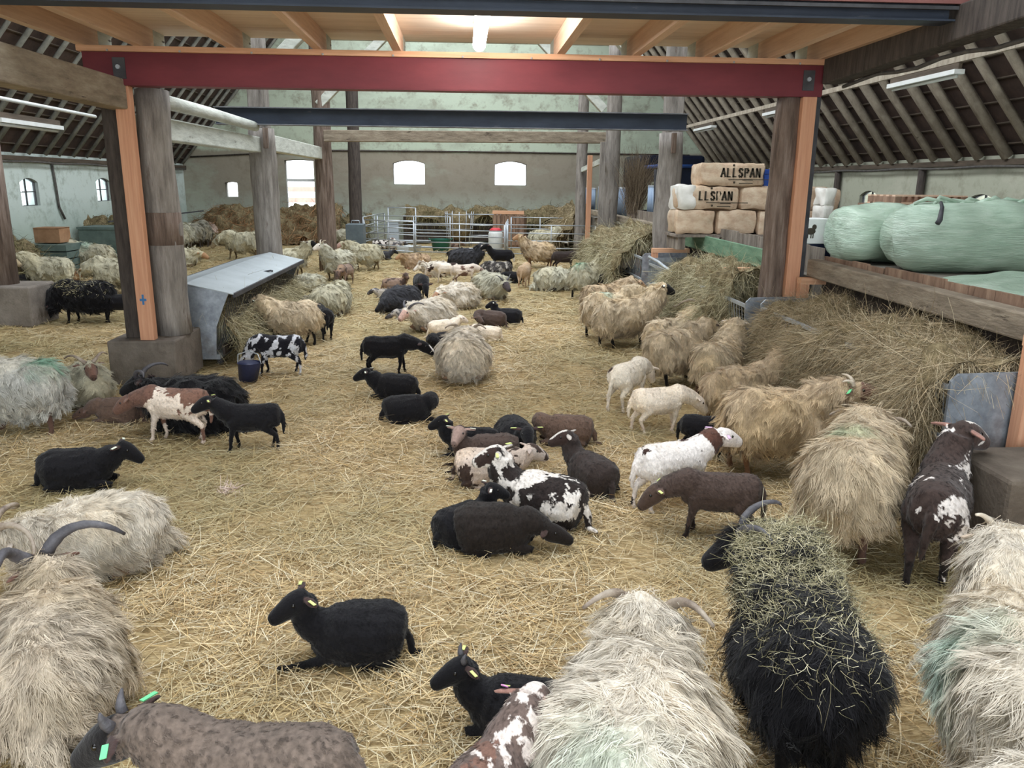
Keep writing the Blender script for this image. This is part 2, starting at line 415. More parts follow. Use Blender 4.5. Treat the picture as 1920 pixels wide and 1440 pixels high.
JX = [(-3.75, 'outermost pine ceiling joist at the left roof slope'), (-3.2, 'pine joist above the left end of the red beam'), (-2.3, 'pine joist, third from the left roof slope'), (-1.45, 'pine joist between the third joist and the one beside the lamp'), (-.66, 'pine joist just left of the lit lamp'), (1.0, 'pine joist just right of the lit lamp'), (1.78, 'pine joist second to the right of the lit lamp'), (2.52, 'pine joist third to the right of the lit lamp'), (3.2, 'pine joist above the right end of the red beam'), (3.74, 'outermost pine ceiling joist at the right roof slope')]
for x, l in JX:
    e = empty('ceiling_joist', (x, 7.8, 3.475), 0, l, 'joist', 'pine joists over the red beam')
    MB().box((-.042, -1.355, 0), (.042, 1.1, .2)).build('joist_timber', pine, e)
    MB().box((-.043, 1.1, 0), (.043, 1.42, .2)).build('joist_end', lime_wood, e)
m = MB()
for i in range(14): m.box((-4.0, 6.3+i*.2115, 3.677), (4.0, 6.5+i*.2115+.008, 3.70))
struct(m.build('ceiling_boards', board))

def log_post(x, y, z0, z1, r, label, mat, rt=None, seed=0, extra=None):
    e = empty('log_post', (x, y, z0), 0, label, 'post')
    m = MB(); n = 12; rg = np.random.default_rng(seed)
    zs = np.linspace(0, z1-z0, n); pts = [(rg.uniform(-.012, .012), rg.uniform(-.012, .012), z) for z in zs]
    m.tube(pts, np.linspace(r, rt or r*.88, n), 18, wob=.035, seed=seed)
    m.build('log', mat, e, True); return e
L1 = log_post(-3.3, 9.08, .5, 3.11, .2, 'thick grey log post standing on the concrete pedestal', log_grey, .17, 1)
m = MB(); m.tube([(-.005, -.005, 1.0), (-.005, -.005, 1.35)], .197, 18); m.build('collar', log_brown, L1, True)
tag(MB().box((-3.515, 8.66, .5), (-3.365, 8.77, 3.11)).build('stud', pine_z, bev=.006), 'pine stud with a blue cross on the concrete pedestal', 'stud')
st = bpy.data.objects['stud']
blue = M('blue_mark', (70, 120, 170), rough=.9, bmp=0)
m = MB(); m.box((-3.475, 8.656, .93), (-3.405, 8.661, .955)); m.box((-3.45, 8.655, .89), (-3.43, 8.66, 1.0)); m.build('blue_cross', blue, st)
tag(MB().box((-3.72, 8.8, .5), (-3.54, 8.98, 3.11)).build('side_post', dark_wood, bev=.01), 'dark timber post beside the pine stud on the pedestal', 'post')
tag(MB().box((-3.86, 8.62, 0), (-3.14, 9.5, .5)).build('concrete_pedestal', concrete, bev=.02), 'concrete pedestal under the log post and the pine stud', 'pedestal')
log_post(3.5, 8.8, 0, 3.11, .145, 'dark log post under the right end of the red beam', log_brown, .13, 2)
tag(MB().box((3.59, 8.62, .9), (3.74, 8.74, 3.11)).build('stud', pine_z, bev=.006), 'pine stud beside the dark log under the red beam', 'stud')
tag(MB().box((3.745, 8.66, .9), (3.8, 8.86, 3.11)).build('steel_post', steel_dark), 'narrow dark steel post behind the right pine stud', 'post')
LP = {}
for k_, (x, y, r, l, mt, sd) in enumerate([
    (-3.42, 14.3, .235, 'thick pale log post at the far end of the hay rack', log_grey, 3),
    (-3.42, 20.3, .225, 'brown stained log post beyond the pale one on the hay rack', log_brown, 4),
    (-3.42, 26.0, .2, 'dark log post at the corner of the hurdle pen', dark_wood, 5),
    (3.62, 14.2, .23, 'thick grey log post beside the stacked shaving bales', log_grey, 6),
    (3.62, 19.8, .19, 'grey log post behind the twig bundle', log_grey, 7),
    (3.62, 24.9, .17, 'pale log post farthest along the deck', log_grey, 8)]):
    LP[k_] = log_post(x, y, 0 if x < 0 else .0, 3.06 if k_ in (0, 3) else 5.6, r, l, mt, r*.92, sd)
for x, y, l, s in ((-3.55, 14.75, 'squared upper post behind the pale log over the hay rack', -1), (3.75, 14.65, 'squared upper post behind the log by the bales', 1)):
    tag(MB().box((x-.16, y-.13, 0), (x+.16, y+.13, 5.6)).build('upper_post', log_grey, bev=.02), l, 'post')
for x, y, l in ((-3.3, 14.05, 'short wooden cleat on the pale log under the slate beam'), (3.6, 13.92, 'short wooden cleat on the log by the bales')):
    tag(MB().box((x-.035, y-.05, 2.72), (x+.035, y+.05, 3.05)).build('cleat', log_brown, bev=.005), l, 'cleat')
# wall plates running along the post rows
def timber(name, label, a, b, w, h, mat, cat='beam', bev=.015):
    m = MB(); m.bar(a, b, w, h); return tag(m.build(name, mat, bev=bev), label, cat)
timber('plate_beam', 'wide grey timber beam running from the left edge to the pedestal post', (-3.5, 2.5, 3.03), (-3.5, 8.85, 3.03), .22, .29, beam_wood)
timber('plate_beam', 'limewashed timber beam between the pedestal post and the pale log', (-3.5, 9.2, 2.76), (-3.5, 14.3, 2.78), .2, .25, lime_wood)
timber('plate_beam', 'limewashed timber beam between the pale log and the brown log', (-3.5, 14.5, 2.85), (-3.5, 20.3, 2.85), .2, .28, lime_wood)
timber('plate_beam', 'dark timber plate under the rafters from the red beam forwards', (3.86, 3.0, 3.5), (3.86, 8.6, 3.36), .2, .26, dark_wood)
m = MB(); m.tube([(-3.3, 9.24, 3.03), (-3.3, 11, 3.04), (-3.35, 13.6, 3.04)], .075, 10, wob=.04)
tag(m.build('round_pole', lime_wood, smooth=True), 'limewashed round pole above the white beam beside the pedestal post', 'pole')
timber('tie_beam', 'old grey timber tie beam on the third pair of posts', (-3.3, 19.9, 3.24), (3.6, 19.9, 3.28), .24, .26, beam_wood)
for y, l in ((14.7, 'upper limewashed tie beam above the slate steel beam'), (20.2, 'upper limewashed tie beam over the brown log post')):
    timber('upper_tie_beam', l, (-3.7, y, 5.55), (3.8, y, 5.55), .24, .26, lime_wood)
    for s in (-1, 1):
        timber('brace', 'limewashed diagonal brace on the %s of the %s tie beam' % ('left' if s < 0 else 'right', 'nearer upper' if y < 18 else 'farther upper'), (s*3.45, y, 3.95), (s*1.85, y, 5.5), .2, .2, lime_wood, 'brace')
# ---------------------------------------------------------------- lamps
lit, nt, b = newmat('lit_diffuser'); b.inputs['Emission Color'].default_value = (1, .98, .94, 1); b.inputs['Emission Strength'].default_value = 16
e = empty('ceiling_lamp', (.16, 7.5, 3.49), 0, 'lit fluorescent ceiling lamp glowing white between the pine joists', 'lamp')
m = MB(); m.tube([(0, -.75, 0), (0, -.72, 0), (0, .72, 0), (0, .75, 0)], [.04, .062, .062, .04], 14); m.build('diffuser', lit, e, True)
MB().box((-.05, -.7, .055), (.05, .7, .187)).build('housing', white_paint, e)
for i, (x, y, z, lab, L) in enumerate([(5.5, 9.75, 3.42, 'unlit white strip lamp under the rafters nearest the red beam', 1.45), (5.5, 14.2, 3.42, 'unlit white strip lamp behind the dark log and pine stud', 1.3), (5.5, 18.6, 3.42, 'unlit pale strip lamp over the bale stack', 1.4), (-5.5, 10.9, 2.84, 'unlit white strip lamp under the dark left roof slope', 1.5)]):
    e = empty('strip_lamp', (x, y, z), 0, lab, 'lamp', 'unlit strip lamps under the roof slopes')
    MB().box((-.06, -L/2, 0), (.06, L/2, .05)).build('housing', white_paint, e)
    m = MB(); m.tube([(0, -L/2+.05, -.02), (0, L/2-.05, -.02)], .019, 8); m.build('lamp_tube', M('tube_glass', (226, 232, 232), rough=.3, bmp=0), e, True)
    MB().box((-.02, -L/2, .05), (.02, L/2, .12)).build('mounting_batten', batten_m, e)
timber('light_batten', 'thin wooden batten carrying the strip lamps below the right rafters', (5.5, 4, 3.58), (5.5, 21, 3.58), .03, .07, rafter_m, 'batten', .003)
m = MB(); m.tube([(-5.5, 8, 3.14), (-5.5, 10, 3.12), (-5.5, 12.8, 3.1)], .025, 7)
tag(m.build('conduit', white_paint, smooth=True), 'white conduit pipe hanging under the left roof slope', 'conduit')
m = MB(); m.tube([(XL+.04, 20.9, 2.6), (XL+.04, 20.95, 2.2), (XL+.04, 21.0, 1.5), (XL+.05, 21.2, 1.2)], .03, 7)
tag(m.build('drain_pipe', cable_m, smooth=True), 'dark pipe running down the left wall beside the small window', 'pipe')
m = MB(); m.tube([(3.95, 3, 3.3)]+[(3.95, y, 3.22+.02*math.sin(y*5)) for y in np.linspace(4, 8.5, 14)], .018, 6)
tag(m.build('cable', cable_m, smooth=True), 'dusty cable hung along the dark plate under the right rafters', 'cable')

# ---------------------------------------------------------------- straw floor
def ground_z(x, y):
    p = np.stack([np.asarray(x, float), np.asarray(y, float)], -1).reshape(-1, 2)
    return (wave_noise(p, .35, 3)*.018+wave_noise(p, 1.3, 5)*.010).reshape(np.shape(x))
m, nt, b = newmat('straw_litter')
v = coords(nt)
big = noise(nt, .55, 5, v, .65); mid_ = noise(nt, 3.5, 4, v, .6)
cs = []
for i, (rz, sc) in enumerate(((.3, 9), (1.4, 11), (2.3, 8), (2.9, 13))):
    vv = coords(nt, (1.4, 16, 1), (0, 0, rz)); cs.append(noise(nt, sc, 3, vv, .55, .25))
mx = nt.nodes.new('ShaderNodeMath'); mx.operation = 'MAXIMUM'; nt.links.new(cs[0], mx.inputs[0]); nt.links.new(cs[1], mx.inputs[1])
mx2 = nt.nodes.new('ShaderNodeMath'); mx2.operation = 'MAXIMUM'; nt.links.new(cs[2], mx2.inputs[0]); nt.links.new(cs[3], mx2.inputs[1])
mx3 = nt.nodes.new('ShaderNodeMath'); mx3.operation = 'MAXIMUM'; nt.links.new(mx.outputs[0], mx3.inputs[0]); nt.links.new(mx2.outputs[0], mx3.inputs[1])
c = ramp(nt, mx3.outputs[0], [(.42, (108, 88, 58)), (.52, (160, 136, 94)), (.62, (198, 174, 130)), (.74, (218, 198, 158))])
c = mix(nt, mapr(nt, big, .46, .64, 0, .42), c, lin((142, 132, 94)))
c = mix(nt, mapr(nt, mid_, .55, .72, 0, .35), c, lin((156, 128, 84)))
c = mix(nt, mapr(nt, noise(nt, 24, 4, v, .7), .52, .66, 0, .7), c, lin((104, 84, 54)))  # dark gaps: shading between straw clumps put into the colour
c = mix(nt, mapr(nt, noise(nt, 9, 4, coords(nt, (1, 1.6, 1), (0, 0, .7)), .7), .55, .7, 0, .55), c, lin((214, 196, 154)))
nt.links.new(c, b.inputs['Base Color']); b.inputs['Roughness'].default_value = .85; b.inputs['Specular IOR Level'].default_value = .2
bump(nt, b, mx3.outputs[0], .6, .03)
gx = np.concatenate([np.linspace(XL, -5, 24), np.linspace(-4.8, 5, 110), np.linspace(5.2, XR, 18)]); gy = np.concatenate([np.linspace(YF, 1.5, 8), np.linspace(1.6, 14, 130), np.linspace(14.2, YB, 70)])
GX, GY = np.meshgrid(gx, gy, indexing='ij'); GZ = ground_z(GX, GY)
nx_, ny_ = GX.shape; idx = np.arange(nx_*ny_).reshape(nx_, ny_)
q = np.stack([idx[:-1, :-1], idx[1:, :-1], idx[1:, 1:], idx[:-1, 1:]], -1).reshape(-1, 4)
struct(fastmesh('floor', np.stack([GX, GY, GZ], -1).reshape(-1, 3), q, m))

straw_m = attr_mat('straw_stalks', .6, .3, 90, 0)
PAL = np.array([lin(c) for c in ((226, 206, 166), (218, 194, 148), (204, 174, 122), (236, 224, 194), (182, 150, 106), (198, 180, 142), (170, 156, 124))])
def straw_stuff():
    rg = np.random.default_rng(21); Ps = []; 
    for y0, y1, dens, xl, xr in ((1.6, 4, 2300, -2.6, 3.4), (4, 7, 2100, -4.6, 4.0), (7, 11, 1500, -7, 4), (11, 16, 750, -9.5, 4), (16, 27, 260, -9.8, 4)):
        n = int((y1-y0)*(xr-xl)*dens); x = rg.uniform(xl, xr, n); y = rg.uniform(y0, y1, n)
        vis = (np.abs(x-.06*y)/y < .72) | (y < 3)
        cl = wave_noise(np.stack([x, y], 1), .9, 9) > rg.normal(-.9, .8, n)
        Ps.append(np.stack([x, y], 1)[vis & cl])
    P2 = np.concatenate(Ps); n = len(P2); far = np.clip((P2[:, 1]-6)/14, 0, 1)
    a = rg.uniform(0, 2*math.pi, n); tilt = np.abs(rg.normal(.05, .13, n))
    D = np.stack([np.cos(a)*np.cos(tilt), np.sin(a)*np.cos(tilt), np.sin(tilt)], 1)
    L = rg.gamma(4, .024, n)+.04; L = L*(1+far*.4); Wd = rg.uniform(.0025, .0052, n)*(1+far*1.6)
    z = ground_z(P2[:, 0], P2[:, 1])+rg.uniform(.002, .022, n)
    P = np.stack([P2[:, 0], P2[:, 1], z], 1); N = np.tile([0, 0, 1.], (n, 1))+rg.normal(0, .35, (n, 3))
    V, Q = strands(P, D, N, L, Wd, 2, .10, 0., .8, rg)
    ci = rg.choice(len(PAL), n, p=[.24, .24, .17, .12, .09, .09, .05]); c = PAL[ci]*rg.uniform(.7, 1.12, (n, 1))
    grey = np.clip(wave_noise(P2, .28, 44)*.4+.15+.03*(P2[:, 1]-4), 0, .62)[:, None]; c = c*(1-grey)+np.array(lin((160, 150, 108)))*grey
    V[:, 2] = np.maximum(V[:, 2], -.01)
    o = fastmesh('loose_straw', V, Q, straw_m, np.repeat(c, 6, 0), None, False)
    tag(o, 'loose golden straw bedding scattered over the barn floor', 'straw', None, 'stuff')
straw_stuff()

# ---------------------------------------------------------------- hay
hay_m = attr_mat('hay_stalks', .8, .15, 60, 0)
hay_core = M('hay_core', [(.3, (80, 70, 50)), (.5, (122, 108, 80)), (.7, (160, 146, 114))], 14, (1, 1, .5), .95, bmp=.9, bscale=40, dist=1.)
HPAL = {'brown': [(192, 174, 144), (174, 154, 122), (154, 136, 104), (208, 194, 164), (126, 114, 90)],
        'green': [(184, 174, 140), (164, 156, 124), (200, 190, 158), (142, 136, 106), (210, 202, 172)],
        'rust': [(164, 122, 84), (136, 100, 70), (178, 142, 104), (114, 84, 60), (150, 124, 92)],
        'dark': [(116, 108, 76), (98, 92, 64), (134, 126, 92), (84, 78, 56), (146, 138, 104)]}
def hay_heap(name, label, x0, x1, y0, y1, prof, pal, n, L=.22, Wd=.005, droop=.5, seed=0, lump=.07, parent=None, cat='hay', nx=40, ny=40, drape=1.):
    """lumpy hay mass over x0..x1, y0..y1; prof(u, v) gives its top height; front (u=0) hangs down"""
    u = np.linspace(0, 1, nx); v = np.linspace(0, 1, ny); U, V_ = np.meshgrid(u, v, indexing='ij')
    X = x0+(x1-x0)*U; Y = y0+(y1-y0)*V_; Z = prof(U, V_)
    p3 = np.stack([X, Y, Z], -1).reshape(-1, 3)
    d = (wave_noise(p3, 1.6, seed)*lump+wave_noise(p3, 4.5, seed+1)*lump*.5).reshape(nx, ny)
    G = np.stack([X, Y, Z], -1)
    du = np.gradient(G, axis=0); dv = np.gradient(G, axis=1); N = np.cross(du, dv); N /= np.linalg.norm(N, axis=2)[..., None]+1e-9
    N[N[..., 2] < -.2] *= -1
    G = G+N*d[..., None]; G[..., 2] = np.maximum(G[..., 2], .0)
    idx = np.arange(nx*ny).reshape(nx, ny)
    q = np.stack([idx[:-1, :-1], idx[1:, :-1], idx[1:, 1:], idx[:-1, 1:]], -1).reshape(-1, 4)
    o = fastmesh(name, G.reshape(-1, 3), q, hay_core, None, parent)
    rg = np.random.default_rng(seed+5)
    area = np.linalg.norm(np.cross(du, dv), axis=2)[:-1, :-1].ravel()
    qi = rg.choice(len(area), n, p=area/area.sum()); fu, fv = rg.random((2, n))
    i, j = qi//(ny-1), qi % (ny-1)
    P = (G[i, j]*((1-fu)*(1-fv))[:, None]+G[i+1, j]*(fu*(1-fv))[:, None]+G[i, j+1]*((1-fu)*fv)[:, None]+G[i+1, j+1]*(fu*fv)[:, None])
    Nn = N[i, j]; D = rg.normal(0, .75, (n, 3))+np.array([-.35 if x1 > x0 else .35, 0, -.9])*drape+Nn*.3
    Ls = rg.gamma(3, L/3, n)+.05; Ws = rg.uniform(.6, 1.3, n)*Wd
    V, Q = strands(P-Nn*.01, D, Nn+rg.normal(0, .5, (n, 3)), Ls, Ws, 3, .6, droop, .5, rg)
    V[:, 2] = np.maximum(V[:, 2], .005)
    pl = np.array([lin(c) for c in HPAL[pal]]); c = pl[rg.integers(0, len(pl), n)]*rg.uniform(.75, 1.15, (n, 1))
    s = fastmesh('hay_stalks', V, Q, hay_m, np.repeat(c, 8, 0), o, False); s['kind'] = 'stuff'
    return tag(o, label, cat, None, 'stuff')
def heap_front(zb, zf, zt, mid=.35):
    """profile: rises from zb at the hanging front to zf, then slopes to zt at the back"""
    def f(U, V):
        a = np.clip(U/mid, 0, 1)
        return np.where(U < mid, zb+(zf-zb)*np.sin(a*math.pi/2)**.8, zf+(zt-zf)*((U-mid)/(1-mid)))
    return f

# ---------------------------------------------------------------- right-hand deck, its front and what stands on it
plank = M('grey_planks', [(.3, (92, 84, 76)), (.5, (132, 122, 112)), (.7, (160, 150, 138))], 3, (3, 3, .6), .9, bmp=.4, spots=(2, .6, .7, (90, 72, 58)))
plank_br = M('brown_planks', [(.3, (102, 80, 66)), (.5, (142, 116, 98)), (.7, (172, 146, 124))], 3, (3, 3, .6), .9, bmp=.3, spots=(2, .62, .7, (84, 66, 54)))
green_p = M('green_paint', [(.3, (84, 116, 94)), (.5, (110, 142, 116)), (.7, (130, 158, 132))], 3, (1, .8, 4), .8, bmp=.2, spots=(5, .62, .72, (86, 96, 84)))
deck_top = M('deck_boards', [(.3, (110, 104, 96)), (.7, (150, 144, 134))], 3, (1, 8, 1), .9, bmp=.2)
m = MB(); m.box((4.02, 1, 0), (XR, YB, 1.18)); struct(m.build('floor_deck', deck_top))
def plank_wall(name, label, y0, y1, x, z0, z1, mat, w=.18, th=.03, gap=.004, jit=0., cat='boarding'):
    e = empty(name, (x, (y0+y1)/2, z0), 0, label, cat); n = max(1, int((y1-y0)/w)); r = random.Random(int(y0*10)); m = MB(); yy = y0-(y0+y1)/2
    for i in range(n):
        m.box((r.uniform(-.004, .004), yy+i*(y1-y0)/n+gap, 0), (th+r.uniform(-.004, .004), yy+(i+1)*(y1-y0)/n-gap, z1-z0-r.uniform(0, jit)))
    m.build('boards', mat, e); return e
plank_wall('deck_front', 'dark upright boards closing the deck front behind the nearest hay', 3.2, 8.55, 3.97, 0, 1.2, dark_wood, .2)
plank_wall('top_boards', 'pale upright boards along the deck edge in front of the wrapped bales', 4.4, 8.6, 3.99, 1.2, 1.46, plank_br, .3, jit=.02)
timber('deck_beam', 'heavy grey timber along the deck edge below the wrapped bales', (3.88, 4.4, 1.27), (3.88, 8.6, 1.32), .16, .19, beam_wood)
plank_wall('deck_front', 'dark boards closing the deck front under the green plank', 8.95, 13.9, 3.97, 0, 1.16, dark_wood, .2)
timber('green_plank', 'green painted plank along the deck edge below the shaving bales', (3.9, 9.0, 1.27), (3.9, 14.2, 1.28), .05, .24, green_p, 'plank', .004)
plank_wall('grey_boards', 'low grey upright boards behind the green plank', 9.0, 12.8, 4.15, 1.18, 1.52, plank, .42, jit=.03)
plank_wall('deck_front', 'grey boards closing the deck front behind the far hay', 14.5, 24, 3.97, 0, 1.2, plank, .2)
timber('deck_sill', 'pale timber sill along the deck edge under the corrugated sheets', (3.92, 14.5, 1.36), (3.92, 24.5, 1.36), .16, .14, beam_wood)
plank_wall('sill_boards', 'short upright boards below the blue corrugated sheets', 14.5, 19.6, 4.0, 1.2, 1.62, plank, .2)
# corrugated sheets
corr = M('corrugated_blue_grey', [(.3, (120, 140, 168)), (.7, (160, 178, 200))], 6, (1, 6, .4), .5, bmp=.05)
def corrugated(label, y0, y1, x, z0, z1):
    n = int((y1-y0)/.02); ys = np.linspace(y0, y1, n); xs = x+.018*np.sin(ys*2*math.pi/.14)
    v = np.concatenate([np.stack([xs, ys, np.full(n, z0)], 1), np.stack([xs, ys, np.full(n, z1)], 1), np.stack([xs+.004, ys, np.full(n, z1)], 1), np.stack([xs+.004, ys, np.full(n, z0)], 1)])
    q = np.concatenate([np.stack([np.arange(n-1)+a*n, np.arange(1, n)+a*n, np.arange(1, n)+b_*n, np.arange(n-1)+b_*n], 1) for a, b_ in ((0, 1), (1, 2), (2, 3), (3, 0))])
    e = empty('corrugated_sheet', (0, 0, 0), 0, label, 'metal sheet'); fastmesh('sheet', v, q, corr, None, e)
    m = MB(); m.bar((x+.01, y0, z1), (x+.01, y1, z1), .05, .04); m.build('top_rail', tubing, e)
corrugated('blue grey corrugated sheet between the twig bundle and the thick log', 14.6, 17.9, 4.12, 1.5, 2.16)
corrugated('narrow corrugated sheet between the two far posts on the deck', 20.2, 24.6, 4.12, 1.4, 2.1)
corrugated('small pale corrugated sheet beyond the farthest deck post', 25.2, 27.5, 4.12, 1.4, 2.05)
m = MB(); m.bar((4.05, 16.9, 1.45), (4.06, 17.1, 2.5), .05, .05); tag(m.build('dark_stake', steel_dark), 'thin dark stake leaning before the corrugated sheet', 'stake')
for x, y, z0, z1, l, mt in ((3.3, 19.3, 0, 3.15, 'slim squared post beside the twig bundle log', log_grey), (3.25, 20.9, 0, 2.9, 'orange brown slim post behind the squared one', pine_z)):
    tag(MB().box((x-.06, y-.06, z0), (x+.06, y+.06, z1)).build('slim_post', mt, bev=.008), l, 'post')
m = MB(); m.bar((3.3, 19.5, 2.72), (3.62, 24.8, 2.6), .07, .13); tag(m.build('cross_rail', lime_wood), 'pale curved rail joining the two far deck posts', 'rail')
# twig bundle
rg = np.random.default_rng(3); n = 900; P = np.stack([rg.normal(3.95, .09, n), rg.normal(18.6, .12, n), rg.uniform(1.5, 2.1, n)], 1)
D = np.stack([rg.normal(.12, .28, n), rg.normal(-.1, .25, n), np.ones(n)], 1)
V, Q = strands(P, D, np.tile([0, -1., 0], (n, 1))+rg.normal(0, .4, (n, 3)), rg.uniform(.5, 1.1, n), np.full(n, .009), 3, .12, 0, .3, rg)
c = np.array([lin((118, 104, 88)), lin((92, 80, 66)), lin((140, 126, 106))])[rg.integers(0, 3, n)]
e = empty('twig_bundle', (0, 0, 0), 0, 'upright bundle of dry brown twigs beside the grey log post', 'twigs')
s = fastmesh('twigs', V, Q, hay_m, np.repeat(c, 8, 0), e, False); s['kind'] = 'stuff'
m = MB(); m.tube([(3.95, 18.6, 1.18), (3.96, 18.6, 1.5), (3.97, 18.6, 1.8)], [.12, .1, .14], 10, wob=.1); m.build('bundle_core', log_brown, e, True)
# dark blue machine in the far doorway
e = empty('farm_machine', (7.6, 27.5, 1.18), 0, 'dark blue machine standing in the far doorway behind the corrugated sheets', 'machine')
navy = M('navy_paint', [(.3, (14, 20, 36)), (.7, (26, 34, 54))], 3, rough=.4, bmp=.02)
m = MB(); m.box((-1.9, -1., 0), (.35, 1.4, 1.95)); m.build('body', navy, e, bev=.12)
m = MB(); m.tube([(-1.7, -1.06, 1.55), (-1.2, -1.06, 1.6), (.3, -1.06, 1.6)], .06, 8); m.build('blue_roller', M('blue_plastic', (52, 84, 146), rough=.4, bmp=0), e, True)
MB().box((-1.75, -1.12, .2), (-.95, -1.02, 1.1)).build('pale_panel', M('pale_panel', (176, 182, 160), rough=.7), e)

# ---------------------------------------------------------------- shaving bales with lettering
bale_film = M('shavings_in_film', [(.25, (168, 140, 116)), (.45, (196, 170, 144)), (.6, (206, 186, 160)), (.8, (228, 214, 194))], 7, (1, 1, 1.6), .38, bmp=.35, bscale=22, spec=.5, spots=(3.5, .6, .68, (178, 142, 118)))
film_clear = M('cloudy_film', [(.3, (214, 212, 204)), (.7, (234, 232, 226))], 5, rough=.3, bmp=.3, spec=.5)
print_m = M('black_print', (62, 56, 46), rough=.8, bmp=0)
# letters drawn as strokes in a 1 x 1 cell
GLY = {'A': [((0, 0), (.45, 1)), ((.45, 1), (.9, 0)), ((.18, .36), (.72, .36))], 'L': [((.1, 0), (.1, 1)), ((.1, 0), (.75, 0))],
       'S': [((.8, .82), (.55, 1)), ((.55, 1), (.25, 1)), ((.25, 1), (.1, .78)), ((.1, .78), (.25, .58)), ((.25, .58), (.65, .44)), ((.65, .44), (.82, .22)), ((.82, .22), (.6, 0)), ((.6, 0), (.3, 0)), ((.3, 0), (.08, .16))],
       'P': [((.1, 0), (.1, 1)), ((.1, 1), (.6, 1)), ((.6, 1), (.8, .78)), ((.8, .78), (.6, .5)), ((.6, .5), (.1, .5))], 'N': [((.1, 0), (.1, 1)), ((.1, 1), (.8, 0)), ((.8, 0), (.8, 1))]}
def lettering(txt, x, y, z, w, h, parent, thick=.03):
    m = MB()
    for i, ch in enumerate(txt):
        for (a, b_), (c_, d_) in GLY.get(ch, []):
            p = np.array([x+(i+a*.8)*w, y, z+b_*h]); q_ = np.array([x+(i+c_*.8)*w, y, z+d_*h])
            d = (q_-p)/np.linalg.norm(q_-p); w_ = thick*(1.35 if abs(d[2]) > .5 and abs(d[0]) < .75 else .7)
            m.bar(p-d*w_*.3, q_+d*w_*.3, w_, .004, (0, 1, 0))
        if ch in 'ALPNS':
            m.box((x+i*w, y-.002, z-.006), (x+(i+.22)*w, y+.002, z+.012)) if ch in 'AL' else None
    return m.build('lettering', print_m, parent)
def pillow_box(mb, c, s, puff=.03, seed=0, n=9):
    """soft box with slightly puffed faces and rounded edges"""
    u = np.linspace(-1, 1, n); V = []; F = []; off = 0
    for ax in range(3):
        for sg in (-1, 1):
            A, B = np.meshgrid(u, u, indexing='ij'); P = np.zeros((n, n, 3)); o1, o2 = [(1, 2), (2, 0), (0, 1)][ax]
            P[..., ax] = sg; P[..., o1] = A*sg; P[..., o2] = B
            Pn = np.sign(P)*np.abs(P); L6 = (np.abs(P)**14).sum(-1)**(1/14); P = P/L6[..., None]
            P = P*np.array(s)/2*(1+0*L6[..., None]); f = (1-np.abs(A)**2)*(1-np.abs(B)**2); P[..., ax] += sg*puff*f
            P += (wave_noise(P.reshape(-1, 3)+np.array(c), 3., seed).reshape(n, n)[..., None])*.012*np.sign(P)
            V.append(P.reshape(-1, 3)+np.array(c)); idx = np.arange(n*n).reshape(n, n)
            F += [tuple(x) for x in np.stack([idx[:-1, :-1], idx[1:, :-1], idx[1:, 1:], idx[:-1, 1:]], -1).reshape(-1, 4)+off]; off += n*n
    return mb.add(np.concatenate(V), F)
def bale(x0, x1, y0, y1, z0, z1, label, txt=None, seed=0, txt_x=0., clear_end=False, mat=None):
    c = ((x0+x1)/2, (y0+y1)/2, z0); s = (x1-x0, y1-y0, z1-z0)
    e = empty('shaving_bale', c, 0, label, 'bale', 'plastic wrapped shaving bales on the deck')
    m = MB(); pillow_box(m, (0, 0, s[2]/2), s, .012, seed); m.build('wrapped_block', mat or bale_film, e, True)
    if txt: lettering(txt, txt_x, -s[1]/2-.022, s[2]*.42, .094, .125, e, .022); 
    if txt:
        m = MB()
        for q_ in range(2): m.box((txt_x+.3+.05*q_, -s[1]/2-.022, s[2]*.12+.05*q_), (txt_x+.52, -s[1]/2-.018, s[2]*.12+.012+.05*q_))
        m.box((txt_x+.12, -s[1]/2-.022, s[2]*.28), (txt_x+.8, -s[1]/2-.018, s[2]*.28+.012))
        m.build('small_print', print_m, e)
        m = MB(); m.ball((txt_x+.22, -s[1]/2-.015, s[2]*.17), .018, 8, 5); m.ball((txt_x+.2, -s[1]/2-.005, s[2]*.93), .018, 8, 5); m.build('vent_dot', print_m, e)
    if clear_end: m = MB(); pillow_box(m, (-s[0]/2+.12, 0, s[2]/2), (.27, s[1]+.03, s[2]+.02), .01, seed+3); m.build('film_fold', film_clear, e, True)
    return e
zd = 1.18; rows = []
by0, by1 = 12.75, 13.35
xs = [4.35, 5.02, 5.69, 6.36, 7.0]
lb = ['lowest row shaving bale at the log post end of the stack', 'lowest row shaving bale, second from the log post', 'lowest row shaving bale, third from the log post', 'lowest row shaving bale partly behind the dark log and stud']
for i in range(4): bale(xs[i]-.95+.02, xs[i+1]-.95-.01, by0, by1, zd+.25, zd+.63, lb[i], None, i)
bale(3.44, 4.42, by0, by1, zd+.635, zd+.995, 'lettered shaving bale in the middle row beside the log post', 'LLSPAN', 11, -.18, True)
bale(4.44, 5.3, by0, by1, zd+.635, zd+.995, 'pale shaving bale in the middle row right of the lettered one', None, 12)
bale(5.32, 6.1, by0, by1, zd+.635, zd+.985, 'shaving bale in the middle row touching the dark log', None, 13)
bale(3.76, 4.82, by0+.02, by1, zd+1.0, zd+1.35, 'lettered shaving bale alone on top of the stack', 'ALLSPAN', 14, -.2)
MB().box((3.45, by0-.05, zd), (6.1, by1+.1, zd+.25)).build('tmp', plank) if False else None
e = empty('bale_pallet', (4.7, 13.05, zd), 0, 'low wooden pallet under the shaving bales', 'pallet')
for q_ in (-1.2, 0, 1.2): MB().box((q_-.06, -.35, 0), (q_+.06, .35, .2)).build('block', plank, e)
MB().box((-1.3, -.38, .2), (1.4, .38, .24)).build('deck', plank, e)
